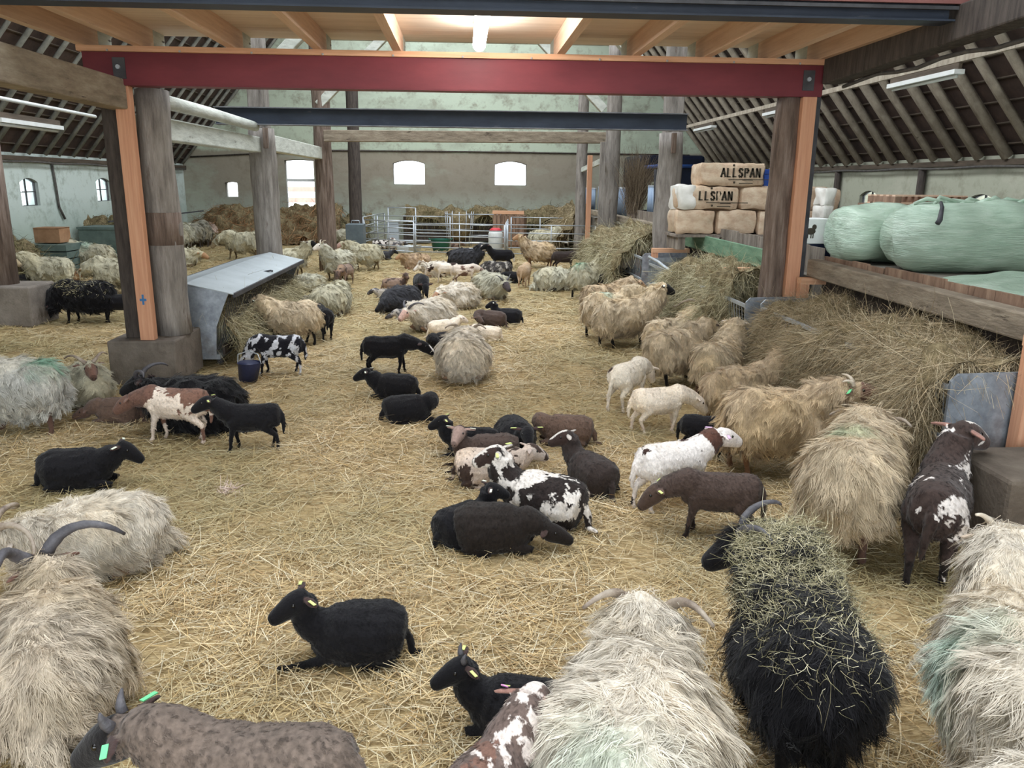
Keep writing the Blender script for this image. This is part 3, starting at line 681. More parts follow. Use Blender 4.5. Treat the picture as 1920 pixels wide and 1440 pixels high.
bluebox = M('blue_carton', [(.3, (30, 62, 138)), (.7, (46, 84, 168))], 4, rough=.6)
for i, l in enumerate(('dark blue carton on the bale stack beside the lettered bale', 'bright blue carton on the bale stack beside the dark log')):
    e = empty('carton', (5.02+i*.34, 13.15, zd+1.0), 0, l, 'box'); MB().box((-.155, -.2, 0), (.155, .2, .27)).build('carton_body', bluebox, e, bev=.01); MB().box((-.157, -.202, .19), (.157, -.2, .2)).build('tape', navy, e)
for i in range(4):
    e = empty('white_sack', (5.52, 12.1, zd+.02+i*.24), 0, ['white paper sack at the bottom of the pile behind the pine stud', 'white paper sack second from the bottom behind the pine stud', 'white paper sack second from the top behind the pine stud', 'white paper sack on top of the pile behind the pine stud'][i], 'sack', 'white sacks behind the pine stud')
    m = MB(); pillow_box(m, (0, 0, .12), (.17, .4, .235), .015, 30+i); m.build('sack_body', film_clear, e, True)
# white feed box with a dark animal emblem
e = empty('feed_box', (5.0, 11.55, zd+.2), 0, 'white box with a dark animal emblem beside the wrapped bales', 'box')
MB().box((-.19, -.2, 0), (.3, .2, .36)).build('box_body', white_paint, e, bev=.01)
m = MB(); m.ball((.02, -.2, .18), (.075, .004, .05), 10, 6); m.ball((.07, -.2, .24), (.035, .004, .04), 8, 6)
for dx in (-.05, -.02, .03, .06): m.box((dx-.008, -.204, .08), (dx+.008, -.198, .17))
m.build('emblem', print_m, e)
m = MB()
for q_ in range(4): m.box((-.2, -.204, .08+q_*.06), (-.185, -.2, .11+q_*.06))
m.build('small_print', print_m, e)
MB().box((4.6, 11.35, zd), (5.35, 12.0, zd+.2)).build('low_crate', navy); tag(bpy.data.objects['low_crate'], 'dark low crate under the white emblem box', 'crate')

# green wrapped silage bales
wrap, nt, b = newmat('pale_green_wrap')
v = coords(nt); f = noise(nt, 1.5, 5, coords(nt, (1, 1, 5)), .6, 1.2); f2 = noise(nt, 5, 4, coords(nt, (1, 1, 9)), .6, .8)
c = ramp(nt, f, [(.3, (152, 176, 156)), (.55, (176, 197, 178)), (.75, (198, 214, 198))])
nt.links.new(c, b.inputs['Base Color']); b.inputs['Roughness'].default_value = .28; b.inputs['Specular IOR Level'].default_value = .5
bump(nt, b, f2, .55, .05)
def silage(x0, x1, y0, y1, z0, z1, label, seed, ends=True):
    c = np.array([(x0+x1)/2, (y0+y1)/2, z0]); e = empty('silage_bale', c, 0, label, 'bale', 'green plastic wrapped bales on the deck')
    n, k_ = 48, 40; us = np.linspace(-1, 1, n); V = []
    sx, sy, sz = (x1-x0)/2, (y1-y0)/2, (z1-z0)/2
    for u_ in us:
        rr = (1-abs(u_)**5)**(1/3.2) if abs(u_) < 1 else 0
        for j in range(k_):
            a = 2*math.pi*j/k_; ca, sa = math.cos(a), math.sin(a); L = (abs(ca)**3+abs(sa)**3)**(-1/3)
            V.append((u_*sx, ca*L*sy*rr, sa*L*sz*rr))
    V = np.array(V); nz_ = wave_noise(V*np.array([1, 1, 1]), 1.6, seed)*.022+wave_noise(V*np.array([.6, 1, 3]), 4, seed+1)*.008
    nr = V/np.array([sx, sy, sz]); nr /= np.linalg.norm(nr, axis=1)[:, None]+1e-6; V = V+nr*nz_[:, None]; V[:, 2] = np.maximum(V[:, 2], -sz)+sz
    q = [(i*k_+j, i*k_+(j+1) % k_, (i+1)*k_+(j+1) % k_, (i+1)*k_+j) for i in range(n-1) for j in range(k_)]
    m = MB(); m.add(V, q); m.build('wrapped_bale', wrap, e, True)
    return e, sx, sy, sz
e1, *_ = silage(5.08, 6.3, 10.2, 11.3, zd, zd+.79, 'pale green wrapped bale behind the pine stud', 5)
e2, sx, sy, sz = silage(5.3, 7.5, 9.1, 10.15, zd, zd+.85, 'long pale green wrapped bale with twisted film on top', 8)
m = MB()
for i in range(9):
    r = random.Random(i); x = -.9+.17*i; m.tube([(x, -.1+r.uniform(-.1, .1), 2*sz-.03), (x+.12, -.15+r.uniform(-.1, .1), 2*sz+r.uniform(.01, .06)), (x+.3, -.1+r.uniform(-.15, .1), 2*sz-.0)], [.02, .03, .015], 6)
m.build('twisted_film', wrap, e2, True)
m = MB(); m.tube([(-.72, -.3, 2*sz-.01), (-.82, -.5, 2*sz-.06), (-.9, -.62, 2*sz-.2), (-.93, -.63, 2*sz-.24)], [.02, .022, .03, .03], 8); m.build('film_tail', steel_dark, e2, True)
silage(4.75, 8.6, 6.6, 8.55, .62, 1.33, 'pale green wrapped bale lying low behind the deck edge', 12)
# pallets leaning on the bales
def pallet(x, y, z, label):
    e = empty('pallet', (x, y, z), 0, label, 'pallet')
    for dz in (0, .11): 
        m = MB()
        for q_ in range(5): m.box((-.55, -.4+q_*.18, dz), (.55, -.31+q_*.18, dz+.02))
        m.build('boards', pine, e)
    for q_ in (-.5, 0, .5): MB().box((q_-.05, -.4, .02), (q_+.05, .4, .11)).build('block', plank_br, e)
pallet(6.85, 11.9, 1.95, 'pine pallet lying on the crate behind the wrapped bales')
tag(MB().box((6.2, 11.5, zd), (7.45, 12.4, 1.95)).build('board_crate', plank_br), 'brown board crate under the pine pallet behind the wrapped bales', 'crate')
# dark wall post and cable on right wall
for y, l in ((20.2, 'dark slim timber against the right wall left of the small window'), (16.4, 'dark round timber against the right wall behind the pallet')):
    m = MB(); m.tube([(XR-.1, y, 1.18), (XR-.1, y, 2.55)], .08, 10); tag(m.build('wall_timber', dark_wood, smooth=True), l, 'post')

# ---------------------------------------------------------------- hay feeders along the deck
def feeder(label, y0, y1, x0, x1, ztop, sheets):
    e = empty('hay_feeder', (x0, (y0+y1)/2, 0), 0, label, 'hay rack'); h = (y1-y0)/2
    for yy in sheets: 
        s = -h if yy == 'near' else h
        prof = [(.0+.0, .55), (.0, ztop-.05), (.05, ztop), (x1-x0, ztop+.02), (x1-x0, .12), (.45, .12), (.12, .35)]
        m = MB(); prism_y(m, prof, s-.012, s+.012); m.build('end_sheet', galv, e)
    m = MB()
    m.bar((.02, -h, ztop-.1), (.02, h, ztop-.1), .035, .035); m.bar((.02, -h, .55), (.02, h, .55), .03, .03); m.build('rail', tubing, e)
    m = MB(); ny = int((y1-y0)/.09)
    for i in range(ny+1):
        y = -h+i*(y1-y0)/ny; m.tube([(.02, y, ztop-.1), (.06, y, .55), (.3, y, .2)], .004, 5)
    m.build('mesh_bars', tubing, e)
    m = MB(); prism_y(m, [(.1, .35), (.45, .12), (x1-x0, .12), (x1-x0, .15), (.46, .15), (.12, .38)], -h, h); m.build('tray', galv, e)
    for s in (-1, 1): MB().box((x1-x0-.1, s*h-.04, 0), (x1-x0, s*h+.04, .2)).build('foot', steel_dark, e)
    return e
f1 = feeder('galvanised hay rack nearest the camera heaped with brown hay', 4.9, 8.35, 3.22, 3.94, 1.0, ['near', 'far'])
f2 = feeder('galvanised hay rack under the green plank', 8.62, 13.4, 3.15, 3.94, .98, ['near', 'far'])
f3 = feeder('galvanised hay rack behind the thick log by the bales', 13.9, 18.6, 3.15, 3.94, 1.02, ['near'])
m = MB(); m.tube([(.0, 2.38, 1.0), (-.03, 1.6, .99), (-.02, .6, .9), (.02, .0, .93)], .025, 8); m.build('bent_rail', tubing, f2, True)
wn = lambda V, s, a: a*np.cos(V*s)
hay_heap('hay_heap', 'big heap of brown hay spilling over the nearest rack', 3.1, 3.93, 4.98, 8.3, lambda U, V: heap_front(.3, .99, .96, .3)(U, V)+.05*np.sin(V*9)*(U > .2)+.14*np.exp(-((V-.35)/.2)**2)*U-.16*V**6, 'brown', 90000, .11, .0032, .35, 3, .08, nx=44, ny=80)
hay_heap('hay_heap', 'heap of green brown hay in the rack under the green plank', 2.98, 3.93, 9.2, 12.1, lambda U, V: heap_front(.3, 1.05, 1.08, .3)(U, V)-.1*np.abs(np.sin(V*5))*(1-U)+.05*np.sin(V*13), 'green', 30000, .13, .005, .35, 13, .08, nx=40, ny=70)
hay_heap('hay_heap', 'low heap of hay in the open end of the rack by the log', 3.3, 3.93, 12.1, 13.35, lambda U, V: .72+.3*U-.1*V, 'green', 2500, .2, .008, .4, 17, .06)
hay_heap('hay_heap', 'tall heap of pale green hay beyond the thick log', 2.8, 3.93, 14.6, 18.7, lambda U, V: heap_front(.25, 1.2, 1.42, .3)(U, V)-.25*V**2, 'green', 20000, .15, .007, .35, 23, .12, nx=36, ny=60)
# timber brackets of the racks
def bracket(x, y, z, label, w=.75):
    e = empty('timber_bracket', (x, y, 0), 0, label, 'bracket')
    MB().box((-.05, -.04, 0), (.05, .06, z-.07)).build('upright', pine_z, e); MB().box((-.05, -.05, z-.07), (w, .07, z)).build('arm', pine_x, e)
bracket(3.7, 4.8, 1.27, 'pine bracket at the near end of the brown hay rack', .7)
bracket(3.74, 8.5, 1.22, 'pine bracket joining the pine stud to the deck beam', .25)
bracket(3.32, 13.7, 1.12, 'pine bracket beside the thick log above the hay', .6)
bracket(3.5, 10.3, 1.14, 'pine bracket sticking out of the hay below the green plank', .42)
bracket(3.45, 15.6, 1.28, 'pine bracket sticking out of the far pale hay', .4)
# near concrete kerb block at the right edge
tag(MB().box((3.08, 4.0, 0), (3.75, 4.6, .6)).build('concrete_block', concrete_dark, bev=.03), 'stained concrete block at the right edge beside the piebald lamb', 'block')
tag(MB().box((3.02, 8.42, 0), (3.2, 8.58, .55)).build('concrete_block', concrete, bev=.02), 'small concrete block between the two hay racks', 'block')

# ---------------------------------------------------------------- galvanised hay rack on the left with pitched lid
e = empty('covered_hay_rack', (-3.28, 11.6, 0), 0, 'galvanised hay rack with a pitched sheet lid beyond the concrete pedestal', 'hay rack')
yl = 2.1
prism_y(m := MB(), [(-.36, .12), (.3, .12), (.33, .5), (.42, .72), (.5, .9), (0, 1.0), (-.5, .9), (-.42, .72), (-.38, .5)], -yl-.012, -yl+.012); m.build('end_sheet', galv, e)
prism_y(m := MB(), [(-.36, .12), (.3, .12), (.33, .5), (.42, .72), (.5, .9), (0, 1.0), (-.5, .9), (-.42, .72), (-.38, .5)], yl-.012, yl+.012); m.build('end_sheet', galv, e)
for a, b_ in ((-yl-.03, 0), (0.005, yl+.03)):
    for s in (-1, 1):
        m = MB(); m.add([(0, a, 1.01), (s*.56, a, .885), (s*.56, b_, .885), (0, b_, 1.01), (0, a, 1.022), (s*.56, a, .897), (s*.56, b_, .897), (0, b_, 1.022)], [(0, 1, 2, 3), (7, 6, 5, 4), (0, 4, 5, 1), (1, 5, 6, 2), (2, 6, 7, 3), (3, 7, 4, 0)]); m.build('lid_panel', galv_lid, e)
for s in (-1, 1):
    m = MB(); m.bar((s*.56, -yl, .875), (s*.56, yl, .875), .03, .05)
    for i in range(52): y = -yl+i*2*yl/51; m.tube([(s*.5, y, .86), (s*.36, y, .3), (s*.3, y, .2)], .004, 4)
    m.build('side_mesh', steel_dark, e)
MB().box((-.36, -yl, .1), (.34, yl, .16)).build('tray', galv, e)
m = MB(); m.bar((.36, -yl+.1, .2), (.36, yl, .2), .03, .12); m.build('trough_board', dark_wood, e)
m = MB(); m.tube([(.4, .02, .92), (.5, .02, .94), (.53, .02, .93)], .015, 6); m.build('latch', steel_dark, e)
for yy in (-1.9, 1.9):
    for s in (-1, 1): MB().box((s*.28-.03, yy-.03, 0), (s*.28+.03, yy+.03, .12)).build('foot', steel_dark, e)
hay_heap('hay_heap', 'pale hay filling the covered rack beyond the pedestal', -2.72, -3.2, 9.6, 13.6, lambda U, V: heap_front(.2, .66, .84, .5)(U, V)-.1*np.sin(V*7)**2*(1-U), 'green', 9000, .16, .006, .4, 31, .035, ny=60)
tag(MB().box((-2.75, 13.3, 0), (-2.4, 13.7, .3)).build('concrete_block', concrete, bev=.02), 'small concrete block at the far end of the covered rack', 'block')
# bucket
e = empty('bucket', (-2.42, 8.75, 0), 0, 'dark blue plastic bucket tipped beside the rack end sheet', 'bucket')
m = MB(); m.tube([(0, 0, .02), (0, 0, .03), (.03, -.02, .22), (.03, -.02, .235)], [.09, .1, .125, .13], 16, False); m.tube([(.03, -.02, .22), (.0, 0, .05)], [.118, .095], 16); m.build('bucket_shell', M('navy_plastic', [(.3, (36, 42, 70)), (.7, (56, 62, 96))], 4, rough=.5), e, True)
m = MB(); m.tube([(-.1, 0, .22), (-.12, .1, .3), (-.02, .15, .33), (.1, .1, .3), (.16, -.02, .22)], .006, 6); m.build('handle', tubing, e, True)
# concrete block at left edge
tag(MB().box((-7.45, 12.2, 0), (-6.5, 13.0, .62)).build('concrete_pedestal', concrete, bev=.03), 'mossy concrete pedestal at the left edge', 'pedestal')
m = MB(); m.tube([(-7.05, 12.6, .62), (-7.05, 12.6, 3.2)], .2, 14, wob=.04); tag(m.build('log_post', log_brown, smooth=True), 'brown log post standing on the mossy pedestal', 'post')

# ---------------------------------------------------------------- left wall side: racks, crates, hay
slate_box = M('slate_plastic', [(.3, (76, 92, 88)), (.7, (108, 124, 118))], 3, rough=.6)
e = empty('feed_bin', (-9.0, 20.9, 0), 0, 'grey green feed bin against the limewashed left wall', 'bin')
MB().box((-.5, -.5, 0), (.5, .5, 1.0)).build('bin_body', slate_box, e, bev=.02); MB().box((-.52, -.52, .98), (.52, .52, 1.04)).build('lid', slate_box, e)
e = empty('slatted_crate', (-9.2, 18.6, 0), 0, 'dark slatted crate below the small left window', 'crate')
for q_ in range(5): MB().box((-.45, -.45, q_*.16), (.45, .45, q_*.16+.135)).build('slat', slate_box, e)
e = empty('cardboard_box', (-9.25, 18.7, .8), 0, 'brown cardboard box on the dark slatted crate', 'box')
MB().box((-.3, -.25, 0), (.25, .25, .32)).build('carton_body', M('cardboard', [(.3, (140, 104, 76)), (.7, (172, 134, 102))], 4, rough=.9), e); MB().box((-.3, -.26, .31), (.25, .26, .33)).build('flap', M('cardboard'  , (150, 120, 90)), e)
hay_heap('hay_heap', 'dull hay piled along the foot of the left wall', -8.9, -9.9, 21.6, 24.6, lambda U, V: .15+.9*np.sin(U*1.5)+.12*np.sin(V*14), 'dark', 5000, .25, .014, .4, 41, .1)
hay_heap('hay_heap', 'hay heap in the near left rack before the window', -8.4, -9.9, 13.6, 17.6, lambda U, V: .3+.75*np.sin(U*1.5)+.08*np.sin(V*10), 'dark', 4000, .22, .012, .4, 43, .1)
hay_heap('hay_heap', 'rusty brown hay bank under the small back window', -9.7, -4.4, 28.3, 30.1, lambda U, V: .1+1.15*np.sin(np.clip(V*1.7, 0, 1.57))*(1-.5*np.exp(-(U/.12)**2))+.1*np.sin(U*9), 'rust', 6000, .26, .016, .4, 45, .1, nx=60)
hay_heap('hay_heap', 'grey brown hay bank beneath the tall left window opening', -4.3, -3.4, 28.0, 30.1, lambda U, V: .1+.8*np.sin(np.clip(V*1.7, 0, 1.57))+.08*np.sin(U*9), 'dark', 2500, .26, .016, .4, 46, .08)
# rail fence over the left wall racks
m = MB(); m.bar((-9.2, 21.5, 1.12), (-9.3, 29.5, 1.12), .04, .04); tag(m.build('rack_rail', steel_dark), 'thin dark rail above the hay along the left wall', 'rail')
e = empty('steel_cabinet', (-3.0, 22.6, 0), 0, 'narrow slate grey steel feeder beside the brown log post', 'feeder')
MB().box((-.24, -.3, .2), (.24, .3, 1.05)).build('cabinet_body', M('slate_steel', [(.3, (84, 96, 104)), (.7, (110, 122, 128))], 3, rough=.5), e, bev=.01)
m = MB(); m.tube([(-.12, 0, 1.05), (-.1, 0, 1.14), (.1, 0, 1.14), (.12, 0, 1.05)], .012, 6); m.build('handle', tubing, e, True)
for s in (-1, 1): MB().box((s*.2-.02, -.28, 0), (s*.2+.02, .28, .2)).build('foot', steel_dark, e)
# exterior yard fence seen through the tall opening
e = empty('yard_fence', (-6.0, 33.5, 0), 0, 'red boarded fence outside the tall opening', 'fence')
pink = M('overexposed_red_boards', [(.3, (226, 176, 170)), (.7, (236, 196, 190))], 3, rough=.9)  # red paled towards pink: the outdoor overexposure is put into the colour
for i in range(4): MB().box((-1.6, -.03, .5+i*.42), (1.6, .03, .5+i*.42+.2)).build('board', pink, e)
for x in (-1.5, 1.5): MB().box((x-.06, .03, 0), (x+.06, .15, 2.3)).build('post', white_paint, e)
struct(MB().box((-40, YB+.5, -.12), (40, 70, -.02)).build('ground_yard', M('yard_paving', [(.3, (170, 166, 158)), (.7, (190, 186, 178))], 4)))
struct(MB().box((-60, -40, -.12), (60, YF-.02, -.02)).build('ground_front', M('yard_paving', [(.3, (170, 166, 158)), (.7, (190, 186, 178))], 4)))

# ---------------------------------------------------------------- hurdle pens at the far end
def hurdle(label, a, b_, h=.92, rails=6, z0=.08, mids=1):
    a = np.array(a, float); b_ = np.array(b_, float); d = b_-a; L = np.linalg.norm(d); ang = math.atan2(d[1], d[0])
    e = empty('sheep_hurdle', (a[0], a[1], 0), ang, label, 'hurdle', 'galvanised hurdles of the far pens')
    m = MB(); m.tube([(0, 0, 0), (0, 0, h)], .022, 7); m.tube([(L, 0, 0), (L, 0, h)], .022, 7)
    for i in range(mids): x = L*(i+1)/(mids+1); m.tube([(x, 0, z0), (x, 0, h)], .016, 6)
    m.build('upright', tubing, e, True)
    for i in range(rails):
        z = z0+(h-z0)*(i/(rails-1))**1.15
        m = MB(); m.tube([(0, 0, z), (L, 0, z)], .018, 6); m.build('rail', tubing, e, True)
hurdle('front hurdle beside the dark log post', (-3.2, 26.2), (-1.55, 25.1), 1.0)
hurdle('front hurdle between the middle post pair of the pen', (-1.5, 25.1), (1.25, 24.6), .95)
hurdle('front hurdle at the hay rack end of the pens', (1.35, 24.6), (4.0, 24.2), .95, 5)
hurdle('inner hurdle standing behind the two front ones', (-2.9, 27.4), (-.45, 27.0), 1.08, 5)
hurdle('side hurdle running back from the dark log post', (-3.25, 26.3), (-2.9, 29.8), 1.08, 5)
hurdle('inner hurdle behind the lone cream sheep', (1.6, 27.0), (3.5, 26.5), 1.08, 4)
hurdle('dividing hurdle running back past the white drum', (1.3, 24.65), (1.5, 27.2), 1.0, 5)
hurdle('far hurdle before the hay rack along the back wall', (.2, 28.6), (1.4, 28.6), 1.1, 4, mids=0)
hurdle('tall far hurdle against the back wall', (-2.7, 29.2), (-1.7, 28.9), 1.3, 4, mids=0)
e = empty('wooden_hay_box', (1.6, 28.0, 0), -12, 'pale wooden slatted box standing in the far pen', 'crate')
e.rotation_euler = (0, 0, R(-14))
for i in range(8): MB().box((-.5+i*.13, -.3, .1), (-.4+i*.13, -.27, 1.2)).build('slat', plank_br, e)
MB().box((-.54, -.32, 1.15), (.56, -.25, 1.27)).build('top_board', pine_x, e); MB().box((-.54, -.26, 0), (.56, .3, 1.1)).build('back_panel', plank_br, e)
e = empty('water_drum', (1.02, 25.6, 0), 0, 'white plastic drum with a red lid in the pen', 'drum')
m = MB(); m.tube([(0, 0, 0), (0, 0, .03), (0, 0, .62), (0, 0, .7)], [.2, .23, .23, .2], 16); m.build('drum_body', white_paint, e, True)
m = MB(); m.tube([(0, 0, .7), (0, 0, .74), (0, 0, .8)], [.19, .2, .12], 14); m.build('lid', M('red_plastic', [(.3, (196, 52, 64)), (.7, (214, 70, 80))], 3, rough=.4), e, True)
e = empty('feed_tub', (-.75, 26.2, 0), 0, 'dark green round feed tub inside the pen', 'tub')
m = MB(); m.tube([(0, 0, 0), (0, 0, .02), (0, 0, .38), (0, 0, .4)], [.22, .25, .32, .33], 16, False); m.tube([(0, 0, .36), (0, 0, .1)], [.3, .24], 16); m.build('tub_shell', M('green_plastic', [(.3, (28, 84, 70)), (.7, (40, 104, 86))], 3, rough=.5), e, True)
for s in (-1, 1):
    m = MB(); m.tube([(s*.3, -.08, .36), (s*.38, -.05, .42), (s*.38, .05, .42), (s*.3, .08, .36)], .014, 6); m.build('handle', M('green_plastic', (34, 94, 78)), e, True)
e = empty('trough', (-1.75, 25.9, 0), R(-20), 'low white trough on the straw inside the pen', 'trough')
m = MB(); prism_y(m, [(-.16, .0), (.16, 0), (.22, .2), (.18, .2), (.13, .05), (-.13, .05), (-.18, .2), (-.22, .2)], -.5, .5); m.build('trough_shell', white_paint, e)
for s in (-1, 1): MB().box((-.17, s*.5-.015, .0), (.17, s*.5+.015, .19)).build('end_plate', white_paint, e)
e = empty('round_feeder', (-.15, 28.6, 0), 0, 'small round hay feeder filled with hay in the far pen', 'hay rack')
m = MB()
for k_ in range(12):
    a = 2*math.pi*k_/12; m.tube([(.42*math.cos(a), .42*math.sin(a), 0), (.5*math.cos(a), .5*math.sin(a), 1.2)], .012, 5)
m.build('bars', tubing, e, True)
for z in (.1, .6, 1.1): m = MB(); m.tube([((.42+.07*z)*math.cos(a), (.42+.07*z)*math.sin(a), z) for a in np.linspace(0, 2*math.pi, 25)], .014, 5); m.build('hoop', tubing, e, True)
m = MB(); m.ball((0, 0, .7), (.42, .42, .52), 14, 9); s = m.build('hay_fill', hay_core, e, True)
e = empty('back_rack', (1.9, 29.9, 0), 0, 'long dark hay rack along the foot of the back wall', 'hay rack')
MB().box((-4.1, -.3, .1), (4.1, .3, .95)).build('rack_body', dark_wood, e); m = MB(); m.bar((-4.1, -.32, 1.0), (4.1, -.32, 1.0), .04, .04); m.build('rail', tubing, e)
hay_heap('hay_heap', 'dark hay heaped in the rack along the back wall', -2.1, 6.0, 29.3, 30.2, lambda U, V: 1.02+.22*np.sin(V*2.6)+.09*np.sin(U*21)-.2*(V < .1), 'dark', 4500, .22, .015, .5, 51, .08, nx=80, ny=16)
hay_heap('hay_heap', 'rough hay mound at the deck end of the far pens', 2.9, 3.95, 25.0, 29.4, lambda U, V: .3+1.1*np.sin(U*1.4)+.1*np.sin(V*8), 'brown', 2500, .22, .014, .4, 55, .1)
# grey bin inside pen
e = empty('feed_bin', (-2.45, 28.2, 0), 0, 'pale grey bin inside the tall far hurdle', 'bin')
MB().box((-.2, -.2, 0), (.2, .2, .85)).build('bin_body', M('pale_plastic', (178, 188, 196), rough=.5), e, bev=.02); MB().box((-.22, -.22, .85), (.22, .22, .9)).build('lid', white_paint, e)

# a loose tuft of wool on the open straw
rg = np.random.default_rng(77); n = 160; P = rg.normal(0, 1, (n, 3))*(.035, .03, .008)+(0, 0, .02); D = rg.normal(0, 1, (n, 3))*(1, 1, .4)
V, Q = strands(P, D, np.tile([0, 0, 1.], (n, 1))+rg.normal(0, .4, (n, 3)), rg.uniform(.03, .07, n), np.full(n, .006), 3, .9, 0, .5, rg); V[:, 2] = np.maximum(V[:, 2], -.01)
o = fastmesh('wool_tuft', V, Q, hay_m, np.tile(lin((222, 200, 188)), (len(V), 1)), None, False); o.location = (-1.71, 5.49, float(ground_z(np.array([-1.71]), np.array([5.49]))[0]))
tag(o, 'small pinkish tuft of shed wool on the open straw', 'wool')

# ---------------------------------------------------------------- animals: one continuous body grown from a posed skeleton
XS = .87   # body length factor
def unit(v): v = np.asarray(v, float); return v/(np.linalg.norm(v)+1e-9)
HEADS = {('stand', 'up'): ((.56, 0, .84), -14), ('stand', 'ahead'): ((.64, 0, .71), -22), ('stand', 'low'): ((.70, 0, .48), -45), ('stand', 'graze'): ((.66, 0, .26), -60), ('stand', 'reach'): ((.70, 0, .84), 8),
         ('lie', 'up'): ((.47, 0, .58), -18), ('lie', 'mid'): ((.55, 0, .46), -20), ('lie', 'ahead'): ((.60, 0, .36), -24), ('lie', 'down'): ((.60, 0, .20), -16), ('lie', 'curl'): ((.30, .30, .24), -12)}
def skeleton(sp):
    """tubes (zone, points, radii[lateral, vertical]) of one animal in its own frame: x forward, y left, z up"""
    ewe = sp['k'] == 'ewe'; lie = sp['pose'] == 'lie'; T = []
    rg = np.random.default_rng(sp['id']); fat = sp.get('fat', 1.)
    if ewe and not lie: t = [(-.52, .47, .07, .09), (-.47, .465, .18, .20), (-.36, .455, .235, .255), (-.15, .445, .255, .265), (.08, .445, .25, .265), (.26, .465, .215, .25), (.38, .50, .165, .21), (.46, .53, .07, .10)]
    elif ewe: t = [(-.53, .21, .07, .10), (-.48, .225, .165, .20), (-.36, .25, .245, .25), (-.12, .26, .305, .27), (.1, .265, .285, .27), (.28, .28, .23, .25), (.4, .31, .17, .19), (.47, .34, .08, .11)]
    elif not lie: t = [(-.45, .51, .06, .08), (-.41, .51, .13, .145), (-.30, .50, .172, .178), (-.1, .475, .182, .192), (.1, .475, .18, .195), (.26, .49, .15, .185), (.36, .51, .105, .14), (.42, .52, .05, .07)]
    else: t = [(-.46, .19, .07, .10), (-.42, .20, .165, .19), (-.29, .215, .235, .228), (-.08, .215, .235, .23), (.1, .22, .22, .232), (.25, .24, .18, .215), (.35, .27, .13, .16), (.41, .29, .06, .08)]
    xs = XS if not lie else XS*.93; t = np.array(t); t[:, 0] *= xs; cv = sp.get('curl', 0.)
    bend = lambda x: cv*x*x*(1.6 if x > 0 else 1.)
    tp = np.array([[x, bend(x), z] for x, z in t[:, :2]]); tr = t[:, 2:]*fat
    if lie: tp[:, 2] *= 1.
    T.append(('body', tp, tr))
    side = sp.get('side', 1)
    P, hp = HEADS[(sp['pose'], sp['head'])]; P = np.array(P, float)*(XS+.02, 1, 1); hp = sp.get('hp', hp); hy = sp.get('hy', 0.)
    N0 = np.array((.34*XS, bend(.34), (.58 if ewe else .56) if not lie else .30))
    if sp['head'] == 'curl': P[1] *= side; yaw = R(side*150+hy)
    else:
        a = R(hy*.45); q = P-np.array((.34*XS, 0, 0)); P = np.array((.34*XS+q[0]*math.cos(a)-q[1]*math.sin(a), bend(.34)+q[0]*math.sin(a)+q[1]*math.cos(a), P[2])); yaw = R(hy)
    if not ewe and sp['head'] != 'curl': P[0] = .32*XS+(P[0]-.32*XS)*.86; P[2] = (P[2]*.94 if P[2] > .4 else P[2])*sp.get('neckz', 1.)
    elif 'neckz' in sp: P[2] *= sp['neckz']
    pt = R(hp); d = np.array((math.cos(yaw)*math.cos(pt), math.sin(yaw)*math.cos(pt), math.sin(pt)))
    l = np.array((-math.sin(yaw), math.cos(yaw), 0)); h = np.cross(d, l)
    hs = sp.get('hs', 1.2 if not ewe else 1.08)
    B = P-d*.03
    C = N0+np.array((.14, 0, .10 if P[2] > N0[2] else -.02))
    if sp['head'] == 'curl': C = N0+np.array((.16, .12*side, .06))
    u_ = np.linspace(0, 1, 7)[:, None]; npts = (1-u_)**2*N0+2*u_*(1-u_)*C+u_**2*B
    r0_, r1_ = ((.175, .21), (.112, .122)) if ewe else ((.13, .17), (.084, .10))
    T.append(('neck', np.concatenate([N0[None]-np.array([[.1, 0, 0]]), npts]), np.array([[r0_[0]*.8, r0_[1]*.8]]+[[r0_[0]+(r1_[0]-r0_[0])*k, r0_[1]+(r1_[1]-r0_[1])*k] for k in np.linspace(0, 1, 7)])))
    st = np.array([(-.05, .03, .035, .0), (-.03, .055, .062, .0), (.0, .068, .076, .002), (.045, .071, .08, .0), (.09, .062, .074, -.005), (.135, .050, .062, -.012), (.175, .043, .052, -.02), (.205, .038, .043, -.026), (.225, .022, .026, -.028)])
    T.append(('head', P+(d*st[:, :1]+h*st[:, 3:4])*hs, st[:, 1:3]*hs))
    ears = []
    for s in (-1, 1):
        eb = P+(l*s*.058+h*.03-d*.012)*hs; ed = unit(l*s*.9-d*.3+h*sp.get('earup', -.05)); L = .115*hs
        pts = [eb, eb+ed*L*.35-h*.004, eb+ed*L*.75-h*.012, eb+ed*L-h*.02]; ears.append((eb, ed, L))
        T.append(('ear', np.array(pts), np.array([(.018, .012), (.031, .011), (.026, .010), (.010, .008)])*hs))
    st_ = sp.get('step', .05)
    def leg(pts, rad): T.append(('leg', np.array(pts, float)*(XS, 1, 1), np.array(rad)[:, None]*np.ones((1, 2))))
    lw = 1. if ewe else .92
    w = .115 if ewe else .09
    if not lie:
        for s in (-1, 1):
            o = st_*s*sp.get('gait', 1)+rg.uniform(-.02, .02)
            leg([(.28, s*w, .46), (.27, s*w, .34), (.29+o*.5, s*w, .20), (.28+o, s*w, .07), (.30+o, s*w, .035), (.315+o, s*w, .0)], np.array([.075, .052, .030, .022, .028, .030])*lw)
            o = -o+rg.uniform(-.02, .02)
            leg([(-.28, s*w, .48), (-.20, s*(w+.02), .36), (-.36+o*.4, s*w, .23), (-.34+o, s*w, .08), (-.33+o, s*w, .035), (-.31+o, s*w, .0)], np.array([.105, .078, .034, .023, .028, .030])*lw)
    else:
